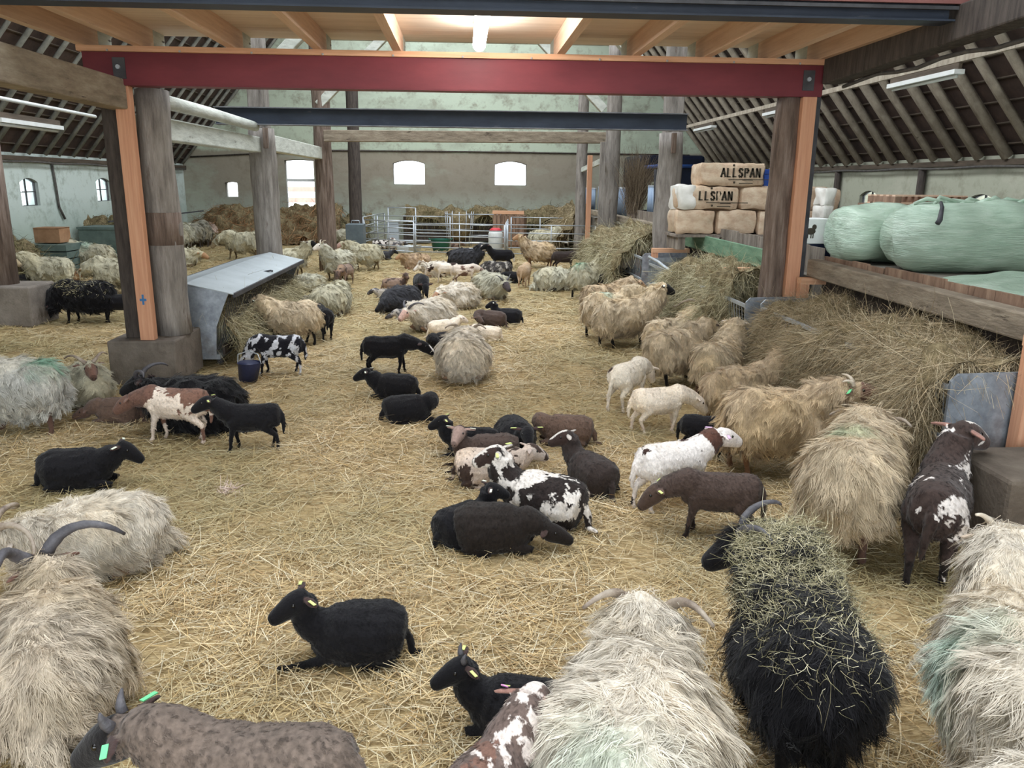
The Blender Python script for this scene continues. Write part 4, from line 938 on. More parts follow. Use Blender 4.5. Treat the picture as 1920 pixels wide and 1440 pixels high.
        for s in (-1, 1):
            y = s*(.13 if ewe else .12)+bend(.3)
            if sp.get('reach', 0) == s or sp.get('reach', 0) == 2: leg([(.26, y*.8, .2), (.22, y*1.1, .1), (.42, y*1.1, .06), (.60, y*1.15, .035), (.70, y*1.15, .025)], np.array([.08, .055, .034, .024, .03])*lw)
            else: leg([(.26, y*.8, .2), (.20, y*1.15, .10), (.43, y*.95, .055), (.34, y*1.0, .03), (.22, y*1.1, .028)], np.array([.08, .058, .038, .026, .03])*lw)
            y = s*(.155 if ewe else .16)+bend(.3)*.7
            if sp.get('hind', 0) == s: leg([(-.28, y*.6, .18), (-.08, y*1.15, .12), (-.30, y*1.5, .05), (-.46, y*1.9, .03), (-.52, y*2., .025)], np.array([.11, .08, .036, .024, .03])*lw)
            else: leg([(-.28, y*.6, .18), (-.07, y*1.05, .13), (-.33, y*1.2, .05), (-.15, y*1.25, .03), (-.02, y*1.25, .028)], np.array([.115, .085, .038, .026, .03])*lw)
    if sp.get('tail', 1):
        zt_ = .56 if not lie else .22
        if ewe: tl = [(-.42, 0, zt_), (-.49, 0, zt_-.07), (-.50, 0, zt_-.2 if not lie else .07)]; tr_ = [.06, .055, .035]
        else: tl = [(-.40, 0, zt_+.02), (-.47, .0, zt_-.06), (-.49, .02, zt_-.2 if not lie else .05), (-.48, .03, zt_-.32 if not lie else .03)]; tr_ = [.045, .034, .028, .016]
        tl = np.array(tl)*(XS, 1, 1); tl[:, 1] += [bend(x) for x in tl[:, 0]]
        if lie: tl[-1, 0] -= .1
        T.append(('tail', tl, np.array(tr_)[:, None]*np.ones((1, 2))))
    return T, dict(P=P, d=d, l=l, h=h, hs=hs, ears=ears)

def rig_mesh(sp, n=12):
    """all tubes as one point cloud / face list, clamped to the ground"""
    T, hd = skeleton(sp); m = MB()
    for z, p, r in T:
        t = p[-1]-p[0]
        lat = (0, 1, 0) if z in ('body',) else hd['l'] if z == 'head' else hd['d'] if z == 'ear' else None
        if z == 'neck':
            k = np.linspace(0, 1, len(p)); lat = None
            # neck rings: lateral axis turns from the body's to the head's
            m.tube(p, r.mean(1), n)
            continue
        m.tube(p, r, n, lat=lat)
    return T, hd, m
def place(sp):
    a = math.pi/2-R(sp['hd']); s = sp['s']
    return np.array([[math.cos(a)*s, -math.sin(a)*s, 0], [math.sin(a)*s, math.cos(a)*s, 0], [0, 0, s]]), np.array([sp['x'], sp['y'], 0.])

FLOCK = [
    dict(id=1, k='ewe', pose='lie', hd=18, head='ahead', col='ivory', label='long fleeced cream horned ewe lying with its back to the camera beside the black ewe', horn='side', mark=('mint', -0.36, 0.08, 0.47, 0.17), dye=0.4, x=0.587, y=2.366, s=1.091),
    dict(id=2, k='ewe', pose='stand', hd=11, head='ahead', col='black', label='big black horned ewe with hay stuck all over its back', hy=75, horn='side', hay=1, hp=-30, neckz=0.9, x=1.336, y=2.729, s=0.963),
    dict(id=3, k='ewe', pose='stand', hd=28, head='ahead', col='ivory', label='cream ewe at the right edge with a mint green dye mark on its flank', horn='small', mark=('mint', -0.12, 0.2, 0.52, 0.17), hp=-20, x=2.015, y=2.425, s=1.011),
    dict(id=4, k='ewe', pose='stand', hd=80, head='ahead', col='ivory', label='cream ewe of which only the woolly back shows at the bottom edge', x=1.13, y=1.63, s=0.86),
    dict(id=5, k='ewe', pose='stand', hd=34, head='low', col='cream', label='cream shaggy ewe seen from behind reaching for the brown hay beside the piebald lamb', horn='side', hp=-35, legc='brown', mark=('sage', -0.02, 0.02, 0.72, 0.1), x=2.392, y=4.438, s=1.064),
    dict(id=6, k='ewe', pose='stand', hd=92, head='ahead', col='tan', label='curly tan ewe with a brown horned head raised towards the brown hay', horn='small', facec='brownf', hp=4, tag='green', hy=-22, neckz=1.0, x=2.412, y=5.689, s=0.948),
    dict(id=7, k='lamb', pose='stand', hd=36, head='up', col='pied_brown', label='dark brown and white piebald young sheep stretching up beside the concrete block', hp=-15, hy=-35, x=2.722, y=4.084, s=0.927),
    dict(id=9, k='lamb', pose='stand', hd=281, head='low', col='brown', label='plain dark brown lamb walking with lowered head before the black ewe', tag='yellow', hp=-40, x=1.635, y=4.667, s=0.664),
    dict(id=10, k='lamb', pose='stand', hd=72, head='ahead', col='white_spot', label='white lamb with a brown neck patch and black specks', tag='pink', hp=-15, x=1.449, y=5.124, s=0.727),
    dict(id=11, k='lamb', pose='stand', hd=112, head='ahead', col='black', label='black lamb standing between the white lamb and the tan ewe', hp=-25, x=1.991, y=6.092, s=0.555),
    dict(id=12, k='lamb', pose='stand', hd=80, head='low', col='white', label='plain white lamb with no markings', hp=-40, x=1.778, y=6.905, s=0.659),
    dict(id=13, k='lamb', pose='stand', hd=42, head='low', col='white_dot', label='white lamb with a single brown spot on its rump', x=1.632, y=7.584, s=0.712),
    dict(id=14, k='ewe', pose='stand', hd=75, head='reach', col='tan', label='tan ewe with its head buried in the hay behind the curly tan one', facec='tanf', x=2.607, y=7.094, s=0.806),
    dict(id=15, k='ewe', pose='stand', hd=38, head='up', col='cream', label='cream ewe with a white face lifted beside the rack end sheet', facec='whitef', legc='brown', x=2.711, y=8.072, s=0.878),
    dict(id=16, k='ewe', pose='stand', hd=62, head='ahead', col='cream', label='cream ewe with black legs behind the plain white lamb', legc='blackl', facec='blackf', x=2.396, y=8.582, s=0.89),
    dict(id=17, k='ewe', pose='stand', hd=64, head='reach', col='cream', label='cream ewe with a pinkish face and curled horns turned to the hay', horn='curl', facec='pinkf', x=2.634, y=9.833, s=0.783),
    dict(id=18, k='ewe', pose='stand', hd=76, head='up', col='cream', label='cream ewe with a black head and black legs at the hay', facec='blackf', legc='blackl', tag='white', x=2.225, y=10.593, s=0.981),
    dict(id=19, k='ewe', pose='stand', hd=70, head='ahead', col='cream', label='cream ewe with a pale green back mark behind the black headed one', mark=('mint', -0.1, 0, 0.72, 0.14), legc='blackl', x=2.117, y=11.242, s=0.935),
    dict(id=20, k='ewe', pose='stand', hd=68, head='ahead', col='tan', label='tan ewe at the far side of the row along the hay', x=2.273, y=12.43, s=0.953),
    dict(id=21, k='ewe', pose='stand', hd=52, head='ahead', col='dull', label='grey cream ewe with a strong green dye mark on its rump', mark=('green', -0.25, 0.02, 0.7, 0.13), legc='blackl', x=2.484, y=15.507, s=1.005),
    dict(id=22, k='lamb', pose='stand', hd=75, head='up', col='black', label='black young sheep feeding at the tall pale hay heap', x=2.937, y=15.363, s=0.778),
    dict(id=24, k='ewe', pose='lie', hd=82, head='down', col='grey', label='pale grey ewe lying beside the standing brown lamb', x=1.886, y=16.518, s=0.94),
    dict(id=25, k='lamb', pose='stand', hd=15, head='low', col='ginger', label='ginger brown lamb seen from behind beside the lying grey ewe', x=1.304, y=17.039, s=0.765),
    dict(id=26, k='ewe', pose='stand', hd=272, head='up', col='tan', label='tan ewe standing in front of the hurdles with its head high', facec='tanf', x=1.988, y=21.068, s=0.979),
    dict(id=27, k='ewe', pose='stand', hd=85, head='ahead', col='dull', label='pale ewe feeding inside the pen behind the hurdles', x=2.558, y=25.574, s=1.068),
    dict(id=28, k='lamb', pose='stand', hd=84, head='low', col='dbrown', label='dark brown sheep standing before the white hurdle rails', x=2.582, y=20.466, s=0.755),
    dict(id=29, k='lamb', pose='stand', hd=262, head='up', col='black', label='black lamb standing with a white tail tip near the white drum', tailw=1, x=0.978, y=20.66, s=0.777),
    dict(id=30, k='ewe', pose='lie', hd=95, head='up', col='charcoal', label='charcoal ewe lying with a white striped black head', facec='blackf', hy=-30, x=0.033, y=21.144, s=0.976),
    dict(id=31, k='ewe', pose='lie', hd=152, head='ahead', col='grey', label='pale ewe lying with a dark horned face towards the camera', horn='back', facec='greyf', x=0.512, y=15.27, s=0.978),
    dict(id=32, k='lamb', pose='stand', hd=272, head='low', col='white_patch', label='white lamb with large dark brown patches standing over the lying ewes', x=-0.38, y=17.795, s=0.665),
    dict(id=33, k='lamb', pose='stand', hd=82, head='low', col='white_brown', label='white and brown patched lamb beside the dark patched one', x=0.007, y=17.51, s=0.681),
    dict(id=34, k='ewe', pose='lie', hd=228, head='ahead', col='ivory', label='cream ewe lying with its ginger face turned to the camera', facec='gingerf', x=-0.084, y=14.229, s=0.869),
    dict(id=35, k='ewe', pose='lie', hd=218, head='down', col='charcoal', label='bluish black woolly ewe lying at the left of the resting group', facec='blackf', x=-1.08, y=13.78, s=0.864),
    dict(id=36, k='lamb', pose='stand', hd=168, head='low', col='black', label='black lamb standing head down behind the bluish black ewe', x=-0.801, y=15.028, s=0.774),
    dict(id=37, k='lamb', pose='lie', hd=265, head='ahead', col='greywhite', label='small grey and white lamb lying behind the bluish black ewe', x=-1.517, y=15.31, s=0.467),
    dict(id=38, k='lamb', pose='lie', hd=80, head='up', col='greybrown', label='mottled grey brown lamb lying alone facing the camera', hy=-70, x=-1.472, y=16.737, s=0.624),
    dict(id=39, k='ewe', pose='lie', hd=252, head='ahead', col='ivory', label='pale ewe with curled horns lying behind the patched lambs', horn='curl', facec='whitef', x=-0.669, y=19.052, s=0.743),
    dict(id=104, k='ewe', pose='lie', hd=250, head='mid', col='ginger', label='ginger fleeced ewe lying nearest the front hurdles', facec='tanf', x=-1.225, y=20.813, s=0.815),
    dict(id=40, k='ewe', pose='lie', hd=225, head='ahead', col='ivory', label='pale ewe with one dark horn lying in the middle of the resting group', horn='dark', facec='pinkf', x=-0.49, y=12.037, s=0.895),
    dict(id=41, k='lamb', pose='lie', hd=268, head='down', col='greywhite', label='small dark grey lamb tucked against the pale ewe with a dark horn', x=-0.948, y=12.8, s=0.447),
    dict(id=42, k='lamb', pose='lie', hd=62, head='mid', col='white', label='white lamb lying curled behind the large lying cream ewe', x=-0.312, y=11.537, s=0.601),
    dict(id=43, k='lamb', pose='lie', hd=240, head='curl', col='black', label='black lamb lying pressed against the large lying cream ewe', x=-0.23, y=10.302, s=0.661),
    dict(id=44, k='lamb', pose='lie', hd=290, head='ahead', col='white', label='white lamb with a brown head lying right of the large cream ewe', facec='brownf', x=0.358, y=11.245, s=0.489),
    dict(id=45, k='ewe', pose='lie', hd=4, head='ahead', col='ivory', label='large cream ewe lying with its rump to the camera near the walking black lamb', horn='side', tail=0, fat=0.95, x=-0.014, y=8.899, s=1.031),
    dict(id=46, k='lamb', pose='lie', hd=300, head='curl', col='brown', label='brown lamb curled up in front of the small black lamb', x=0.449, y=12.338, s=0.594),
    dict(id=47, k='lamb', pose='lie', hd=288, head='up', col='black', label='small black lamb lying alert beside the curled brown lamb', tag='white', x=0.709, y=12.604, s=0.59),
    dict(id=48, k='lamb', pose='stand', hd=88, head='low', col='black', label='black lamb with a white nose spot standing and sniffing the lying cream ewe', neckz=1.12, hp=-28, blaze=1, x=-0.905, y=9.1, s=0.691),
    dict(id=49, k='lamb', pose='lie', hd=282, head='mid', col='black', label='black lamb sprawled with its legs out below the walking black lamb', tag='white', hind=1, x=-0.727, y=8.014, s=0.629),
    dict(id=50, k='lamb', pose='lie', hd=78, head='curl', col='black', label='black lamb curled up tightly in front of the sprawled one', side=1, x=-0.526, y=7.159, s=0.607),
    dict(id=51, k='lamb', pose='lie', hd=272, head='up', col='black', label='black lamb with a yellow tag looking left behind the brown lamb', tag='yellow', reach=1, x=0.066, y=6.252, s=0.569),
    dict(id=52, k='lamb', pose='lie', hd=262, head='up', col='brown', label='brown lamb with a pale face looking at the camera', hy=62, facec='palef', reach=2, tag='white', fat=1.1, x=0.194, y=5.967, s=0.615),
    dict(id=53, k='lamb', pose='lie', hd=165, head='mid', col='black', label='black lamb lying head on at the top of the huddle', tag='yellow', hy=-12, fat=1.08, x=0.435, y=6.348, s=0.664),
    dict(id=54, k='lamb', pose='lie', hd=275, head='curl', col='rbrown', label='reddish brown lamb sleeping curled behind the huddle', side=-1, x=0.884, y=6.547, s=0.612),
    dict(id=55, k='lamb', pose='lie', hd=332, head='up', col='dbrown', label='dark brown lamb with white ears lying at the right of the huddle', hy=45, facec='striped', reach=1, x=0.932, y=5.466, s=0.638),
    dict(id=56, k='lamb', pose='lie', hd=98, head='mid', col='pied_light', label='pale piebald lamb stretched out between the brown lamb and the spotted one', hind=1, hy=20, x=0.178, y=5.593, s=0.646),
    dict(id=57, k='lamb', pose='lie', hd=300, head='up', col='pied_dark', label='black and white spotted lamb lying in the middle of the huddle', tag='yellow', reach=1, hy=10, facec='striped', x=0.516, y=4.895, s=0.793),
    dict(id=58, k='lamb', pose='lie', hd=96, head='down', col='bblack', label='brownish black lamb asleep in front of the spotted lamb', fat=1.08, x=0.179, y=4.489, s=0.648),
    dict(id=105, k='lamb', pose='lie', hd=48, head='up', col='black', label='black lamb looking away behind the brownish black sleeper', hy=-30, tag='white', fat=1.1, x=-0.011, y=4.608, s=0.538),
    dict(id=59, k='lamb', pose='lie', hd=267, head='up', col='black', label='glossy black lamb lying alone on the open straw with a yellow tag', tag='yellow', hy=22, reach=1, fat=1.12, hs=1.28, x=-0.516, y=3.387, s=0.605),
    dict(id=60, k='lamb', pose='stand', hd=277, head='ahead', col='taupe', label='grey brown young sheep at the bottom edge with a green tag', tag='green', horn='bud', facec='blackf', hp=-28, neckz=0.93, x=-0.668, y=2.191, s=0.807),
    dict(id=61, k='lamb', pose='lie', hd=283, head='up', col='black', label='black lamb with a large yellow tag behind the brown and white one', tag='yellow', horn='bud', hy=25, fat=1.1, hs=1.28, x=0.207, y=2.801, s=0.537),
    dict(id=62, k='lamb', pose='stand', hd=36, head='ahead', col='pied_rust', label='brown and white lamb with a round pink tag leaning on the cream ewe', tag='pinkround', hy=8, x=0.035, y=2.119, s=0.643),
    dict(id=63, k='ewe', pose='lie', hd=236, head='ahead', col='ivory', label='cream ewe with curled horns lying at the left edge below the black lamb', horn='curl', facec='whitef', x=-2.121, y=4.307, s=0.832),
    dict(id=64, k='ewe', pose='lie', hd=-22, head='mid', col='greycream', label='greyish cream ewe with big sweeping horns lying at the lower left edge', horn='big', facec='brownf', hy=35, hornc='dark', x=-1.74, y=3.035, s=0.953),
    dict(id=66, k='lamb', pose='lie', hd=84, head='mid', col='black', label='black lamb lying stretched above the cream ewe with curled horns', tag='white', hp=-30, x=-2.832, y=5.63, s=0.679),
    dict(id=67, k='lamb', pose='stand', hd=264, head='ahead', col='black', label='black lamb standing with its face to the left before the pedestal', tag='yellow', neckz=1.08, x=-1.779, y=6.437, s=0.609),
    dict(id=68, k='lamb', pose='stand', hd=276, head='low', col='white_rust', label='white and rust brown lamb walking with its head down', hp=-30, neckz=1.1, x=-2.466, y=6.682, s=0.708),
    dict(id=69, k='ewe', pose='lie', hd=276, head='mid', col='black', label='black horned ewe lying at the foot of the pedestal', horn='side', x=-2.437, y=7.052, s=0.965),
    dict(id=70, k='lamb', pose='lie', hd=272, head='down', col='rbrown', label='reddish brown lamb lying with its head down behind the rust and white one', x=-3.237, y=7.29, s=0.562),
    dict(id=71, k='ewe', pose='stand', hd=268, head='ahead', col='silver', label='silvery ewe at the left edge with a green dye mark on its back', mark=('green', -0.28, -0.02, 0.7, 0.17), legc='brown', x=-3.994, y=7.022, s=0.956),
    dict(id=72, k='ewe', pose='lie', hd=146, head='up', col='grey', label='small horned ewe lying with its face to the camera behind the silvery one', horn='side', facec='brownf', x=-3.729, y=7.784, s=0.783),
    dict(id=73, k='ewe', pose='stand', hd=265, head='graze', col='black', label='black ewe grazing behind the pedestal with straw in its fleece', hay=1, x=-5.936, y=12.775, s=0.944),
    dict(id=74, k='lamb', pose='stand', hd=84, head='low', col='black', label='black lamb half hidden behind the pedestal post', x=-5.434, y=12.76, s=0.671),
    dict(id=75, k='ewe', pose='stand', hd=264, head='ahead', col='dull', label='dull cream ewe in front of the dark faced one in the left aisle', legc='blackl', x=-8.112, y=16.046, s=0.982),
    dict(id=76, k='ewe', pose='stand', hd=266, head='up', col='dull', label='long cream ewe with a dark face in the left aisle', facec='blackf', mark=('mint', 0.1, 0, 0.7, 0.16), neckz=0.9, x=-8.606, y=18.972, s=1.069),
    dict(id=77, k='ewe', pose='stand', hd=264, head='low', col='dull', label='dull cream ewe bending down behind the black ewe in the left aisle', facec='tanf', x=-6.758, y=15.852, s=1.001),
    dict(id=78, k='ewe', pose='stand', hd=95, head='ahead', col='dull', label='dull cream ewe cut off by the left edge above the mossy pedestal', x=-9.193, y=15.793, s=0.964),
    dict(id=79, k='lamb', pose='stand', hd=10, head='low', col='black', label='black lamb seen from behind beside the mossy pedestal', x=-8.547, y=15.922, s=0.583),
    dict(id=80, k='ewe', pose='lie', hd=84, head='ahead', col='dull', label='dull cream ewe lying beyond the pitched lid rack', facec='tanf', x=-7.343, y=21.085, s=0.987),
    dict(id=81, k='ewe', pose='stand', hd=268, head='low', col='dull', label='long coated cream ewe grazing beside the pale log post', x=-6.267, y=23.109, s=1.115),
    dict(id=82, k='ewe', pose='stand', hd=352, head='low', col='grey', label='grey ewe at the left end of the row with backs turned', x=-9.169, y=25.892, s=1.102),
    dict(id=83, k='ewe', pose='stand', hd=352, head='low', col='grey', label='second grey ewe in the row with backs turned', x=-9.13, y=26.434, s=1.099),
    dict(id=84, k='ewe', pose='stand', hd=352, head='low', col='grey', label='third grey ewe in the row with backs turned', x=-9.014, y=26.823, s=1.102),
    dict(id=85, k='ewe', pose='stand', hd=350, head='low', col='dgrey', label='fourth darker ewe in the row with backs turned', x=-8.904, y=27.347, s=1.133),
    dict(id=86, k='ewe', pose='stand', hd=345, head='low', col='dgrey', label='last darker ewe at the right end of the row with backs turned', x=-8.855, y=27.89, s=1.144),
    dict(id=87, k='ewe', pose='stand', hd=20, head='low', col='pinkish', label='pinkish shorn ewe standing alone before the rusty hay bank', x=-8.702, y=29.04, s=1.05),
    dict(id=88, k='ewe', pose='stand', hd=268, head='ahead', col='dull', label='cream ewe behind the long dark faced one in the left aisle', x=-9.357, y=22.418, s=0.896),
    dict(id=89, k='ewe', pose='stand', hd=86, head='up', col='dull', label='cream ewe with its head behind the brown log post', facec='blackf', x=-4.04, y=18.637, s=0.952),
    dict(id=90, k='ewe', pose='stand', hd=214, head='up', col='grey', label='pale ewe facing the camera in front of the brown log post', facec='whitef', horn='small', hy=-25, x=-2.827, y=18.204, s=0.963),
    dict(id=91, k='ewe', pose='stand', hd=268, head='ahead', col='dull', label='cream ewe standing left of the pen hurdles', facec='pinkf', x=-2.505, y=20.438, s=0.947),
    dict(id=92, k='ewe', pose='lie', hd=262, head='down', col='grey', label='pale ewe lying with a dark face at the end of the covered rack', facec='blackf', x=-3.176, y=16.46, s=0.712),
    dict(id=93, k='ewe', pose='lie', hd=14, head='ahead', col='dull', label='cream ewe lying with its rump to the camera right of the covered rack', x=-2.232, y=13.381, s=1.02),
    dict(id=94, k='ewe', pose='stand', hd=262, head='ahead', col='cream', label='cream ewe with a dark face feeding at the covered rack', facec='blackf', legc='blackl', tag='white', x=-2.353, y=10.812, s=0.842),
    dict(id=95, k='lamb', pose='stand', hd=335, head='low', col='black', label='black lamb seen from behind beside the feeding cream ewe', x=-2.029, y=11.361, s=0.698),
    dict(id=96, k='lamb', pose='stand', hd=266, head='graze', col='pied_blue', label='black lamb with white speckled flanks beside the dark blue bucket', tag='white', x=-2.153, y=9.159, s=0.698),
    dict(id=97, k='lamb', pose='stand', hd=195, head='low', col='greybrown', label='grey brown lamb under the pale ewe facing the camera', x=-2.558, y=17.393, s=0.675),
    dict(id=98, k='ewe', pose='stand', hd=95, head='ahead', col='grey', label='pale ewe with a pink mark behind the slate feeder', mark=('pink', -0.2, 0, 0.7, 0.12), x=-4.188, y=28.169, s=0.846),
    dict(id=99, k='lamb', pose='lie', hd=95, head='mid', col='pied_dark', label='black and white lamb lying inside the pen at the dark post', x=-2.764, y=27.052, s=0.766),
    dict(id=106, k='lamb', pose='lie', hd=85, head='ahead', col='greywhite', label='pale lamb with a dark head lying inside the pen', x=-2.32, y=26.839, s=0.662),
    dict(id=100, k='lamb', pose='lie', hd=82, head='mid', col='charcoal', label='small charcoal lamb with a white cheek lying before the front hurdle', x=-2.306, y=23.226, s=0.594),
    dict(id=101, k='lamb', pose='lie', hd=85, head='ahead', col='greybrown', label='small grey lamb lying in the pen beyond the green tub', x=-0.338, y=27.193, s=0.541),
    dict(id=102, k='ewe', pose='lie', hd=84, head='curl', col='pied_ewe', label='dark mottled ewe lying between the black lamb and the dark faced ewe', x=0.743, y=18.519, s=0.784),
    dict(id=103, k='lamb', pose='lie', hd=275, head='down', col='black', label='black lamb lying flat beside the dark faced horned ewe', x=1.103, y=17.756, s=0.58)]

# ---------------------------------------------------------------- coats
C = lambda *c: np.array(lin(c))
COATS = {  # coat, face, leg
 'ivory': ((216, 206, 190), (214, 196, 176), (150, 120, 96)), 'cream': ((204, 186, 158), (196, 172, 148), (104, 82, 68)), 'tan': ((192, 170, 140), (178, 140, 108), (120, 88, 66)),
 'dull': ((190, 184, 160), (176, 158, 128), (110, 94, 70)), 'grey': ((190, 186, 166), (184, 172, 156), (104, 92, 76)), 'dgrey': ((150, 146, 132), (130, 122, 108), (80, 72, 64)), 'greycream': ((196, 182, 162), (150, 116, 92), (120, 92, 74)),
 'silver': ((200, 198, 190), (190, 170, 150), (126, 84, 62)), 'charcoal': ((62, 62, 66), (34, 33, 35), (40, 38, 38)), 'black': ((25, 24, 27), (22, 21, 24), (20, 19, 21)), 'bblack': ((42, 36, 33), (36, 31, 29), (28, 25, 24)),
 'brown': ((80, 66, 60), (82, 66, 58), (50, 40, 37)), 'rbrown': ((104, 84, 73), (96, 74, 64), (62, 49, 43)), 'dbrown': ((58, 49, 46), (50, 43, 41), (40, 34, 32)), 'taupe': ((108, 95, 86), (60, 52, 50), (60, 50, 46)), 'ginger': ((180, 154, 126), (172, 140, 112), (150, 110, 84)),
 'white': ((236, 222, 204), (236, 220, 204), (232, 214, 198)), 'pinkish': ((218, 196, 182), (206, 170, 156), (150, 120, 104)), 'greybrown': ((140, 118, 104), (112, 90, 78), (84, 68, 60)), 'greywhite': ((176, 170, 164), (70, 66, 66), (96, 92, 90)),
 'white_spot': ((238, 230, 224), (236, 226, 220), (232, 222, 216)), 'white_dot': ((232, 222, 206), (228, 216, 202), (228, 216, 202)), 'white_patch': ((226, 214, 198), (206, 190, 172), (206, 190, 176)), 'white_brown': ((216, 202, 188), (196, 178, 162), (190, 172, 158)),
 'white_rust': ((224, 210, 198), (116, 86, 74), (230, 212, 198)), 'pied_brown': ((64, 52, 48), (66, 50, 44), (38, 32, 31)), 'pied_light': ((206, 188, 174), (190, 176, 166), (168, 148, 134)), 'pied_dark': ((46, 38, 36), (120, 104, 96), (70, 56, 50)), 'pied_rust': ((106, 90, 83), (112, 92, 84), (78, 66, 61)), 'pied_blue': ((32, 31, 38), (30, 29, 36), (26, 25, 29)), 'pied_ewe': ((70, 66, 64), (40, 38, 38), (40, 38, 38))}
# patches: colour, noise scale, threshold, seed
PIED = {'white_spot': [((60, 40, 34), 3.4, 1.75, 5)], 'white_patch': [((62, 48, 44), 2.1, .75, 8)], 'white_brown': [((112, 86, 74), 2.4, .35, 12)], 'white_rust': [((126, 94, 80), 1.9, .25, 2)], 'pied_brown': [((226, 218, 212), 2.7, .75, 4)], 'pied_light': [((70, 56, 50), 2.4, .45, 6)],
        'pied_dark': [((232, 224, 216), 3.4, .15, 7)], 'pied_rust': [((226, 214, 206), 2.4, .45, 3), ((120, 90, 78), 2., 1., 9)], 'pied_blue': [((214, 216, 224), 4.6, .5, 10)], 'greybrown': [((80, 66, 60), 3., .6, 4)], 'greywhite': [((92, 88, 90), 3., .3, 4)], 'pied_ewe': [((168, 162, 152), 3., .5, 4)], 'charcoal': []}
FACES = {'brownf': (112, 84, 72), 'tanf': (176, 138, 104), 'whitef': (226, 216, 204), 'blackf': (30, 28, 29), 'pinkf': (208, 172, 158), 'greyf': (78, 70, 72), 'gingerf': (172, 134, 108), 'palef': (158, 134, 124), 'striped': (60, 46, 42)}
LEGC = {'brown': (100, 76, 66), 'blackl': (30, 27, 27)}
DYE = {'mint': (176, 206, 190), 'sage': (164, 176, 142), 'green': (104, 168, 138), 'pink': (222, 150, 160)}
TAGC = {'yellow': (214, 226, 140), 'white': (232, 236, 218), 'green': (120, 222, 156), 'pink': (226, 190, 226), 'pinkround': (222, 150, 206)}
coat_m = attr_mat('animal_coat', .9, .12, 45, .5, sheen=.15)
fleece_m = attr_mat('fleece_locks', .85, .12, 30, 0, sheen=.2)
horn_m = M('horn', [(.3, (104, 90, 80)), (.5, (150, 136, 122)), (.7, (178, 166, 150))], 8, (1, 1, 1), .5, bmp=.3, bscale=60)
horn_d = M('dark_horn', [(.3, (62, 60, 64)), (.6, (96, 94, 98)), (.8, (126, 122, 122))], 8, rough=.5, bmp=.3, bscale=60)
horn_w = M('pale_horn', [(.3, (196, 182, 162)), (.7, (222, 212, 196))], 8, rough=.5, bmp=.2, bscale=60)
eye_m = M('dark_eye', (18, 14, 12), rough=.15, bmp=0, spec=.6)
tag_m = {k: M('tag_'+k, v, rough=.5, bmp=0) for k, v in TAGC.items()}

def zones(T, V, hd):
    """nearest skeleton tube for every vertex"""
    S = []; Rr = []; Z = []; U = []
    for zi, (z, p, r) in enumerate(T):
        k = np.linspace(0, len(p)-1, 26); i = np.minimum(k.astype(int), len(p)-2); f = (k-i)[:, None]
        S.append(p[i]*(1-f)+p[i+1]*f); Rr.append((r[i]*(1-f)+r[i+1]*f).mean(1)); Z += [zi]*26; U.append(k/(len(p)-1))
    S = np.concatenate(S); Rr = np.concatenate(Rr); Z = np.array(Z); U = np.concatenate(U)
    out = np.zeros(len(V), int); uu = np.zeros(len(V))
    for a in range(0, len(V), 4000):
        d = np.linalg.norm(V[a:a+4000, None]-S[None], axis=2)-Rr[None]; j = d.argmin(1); out[a:a+4000] = Z[j]; uu[a:a+4000] = U[j]
    return np.array([t[0] for t in T])[out], uu

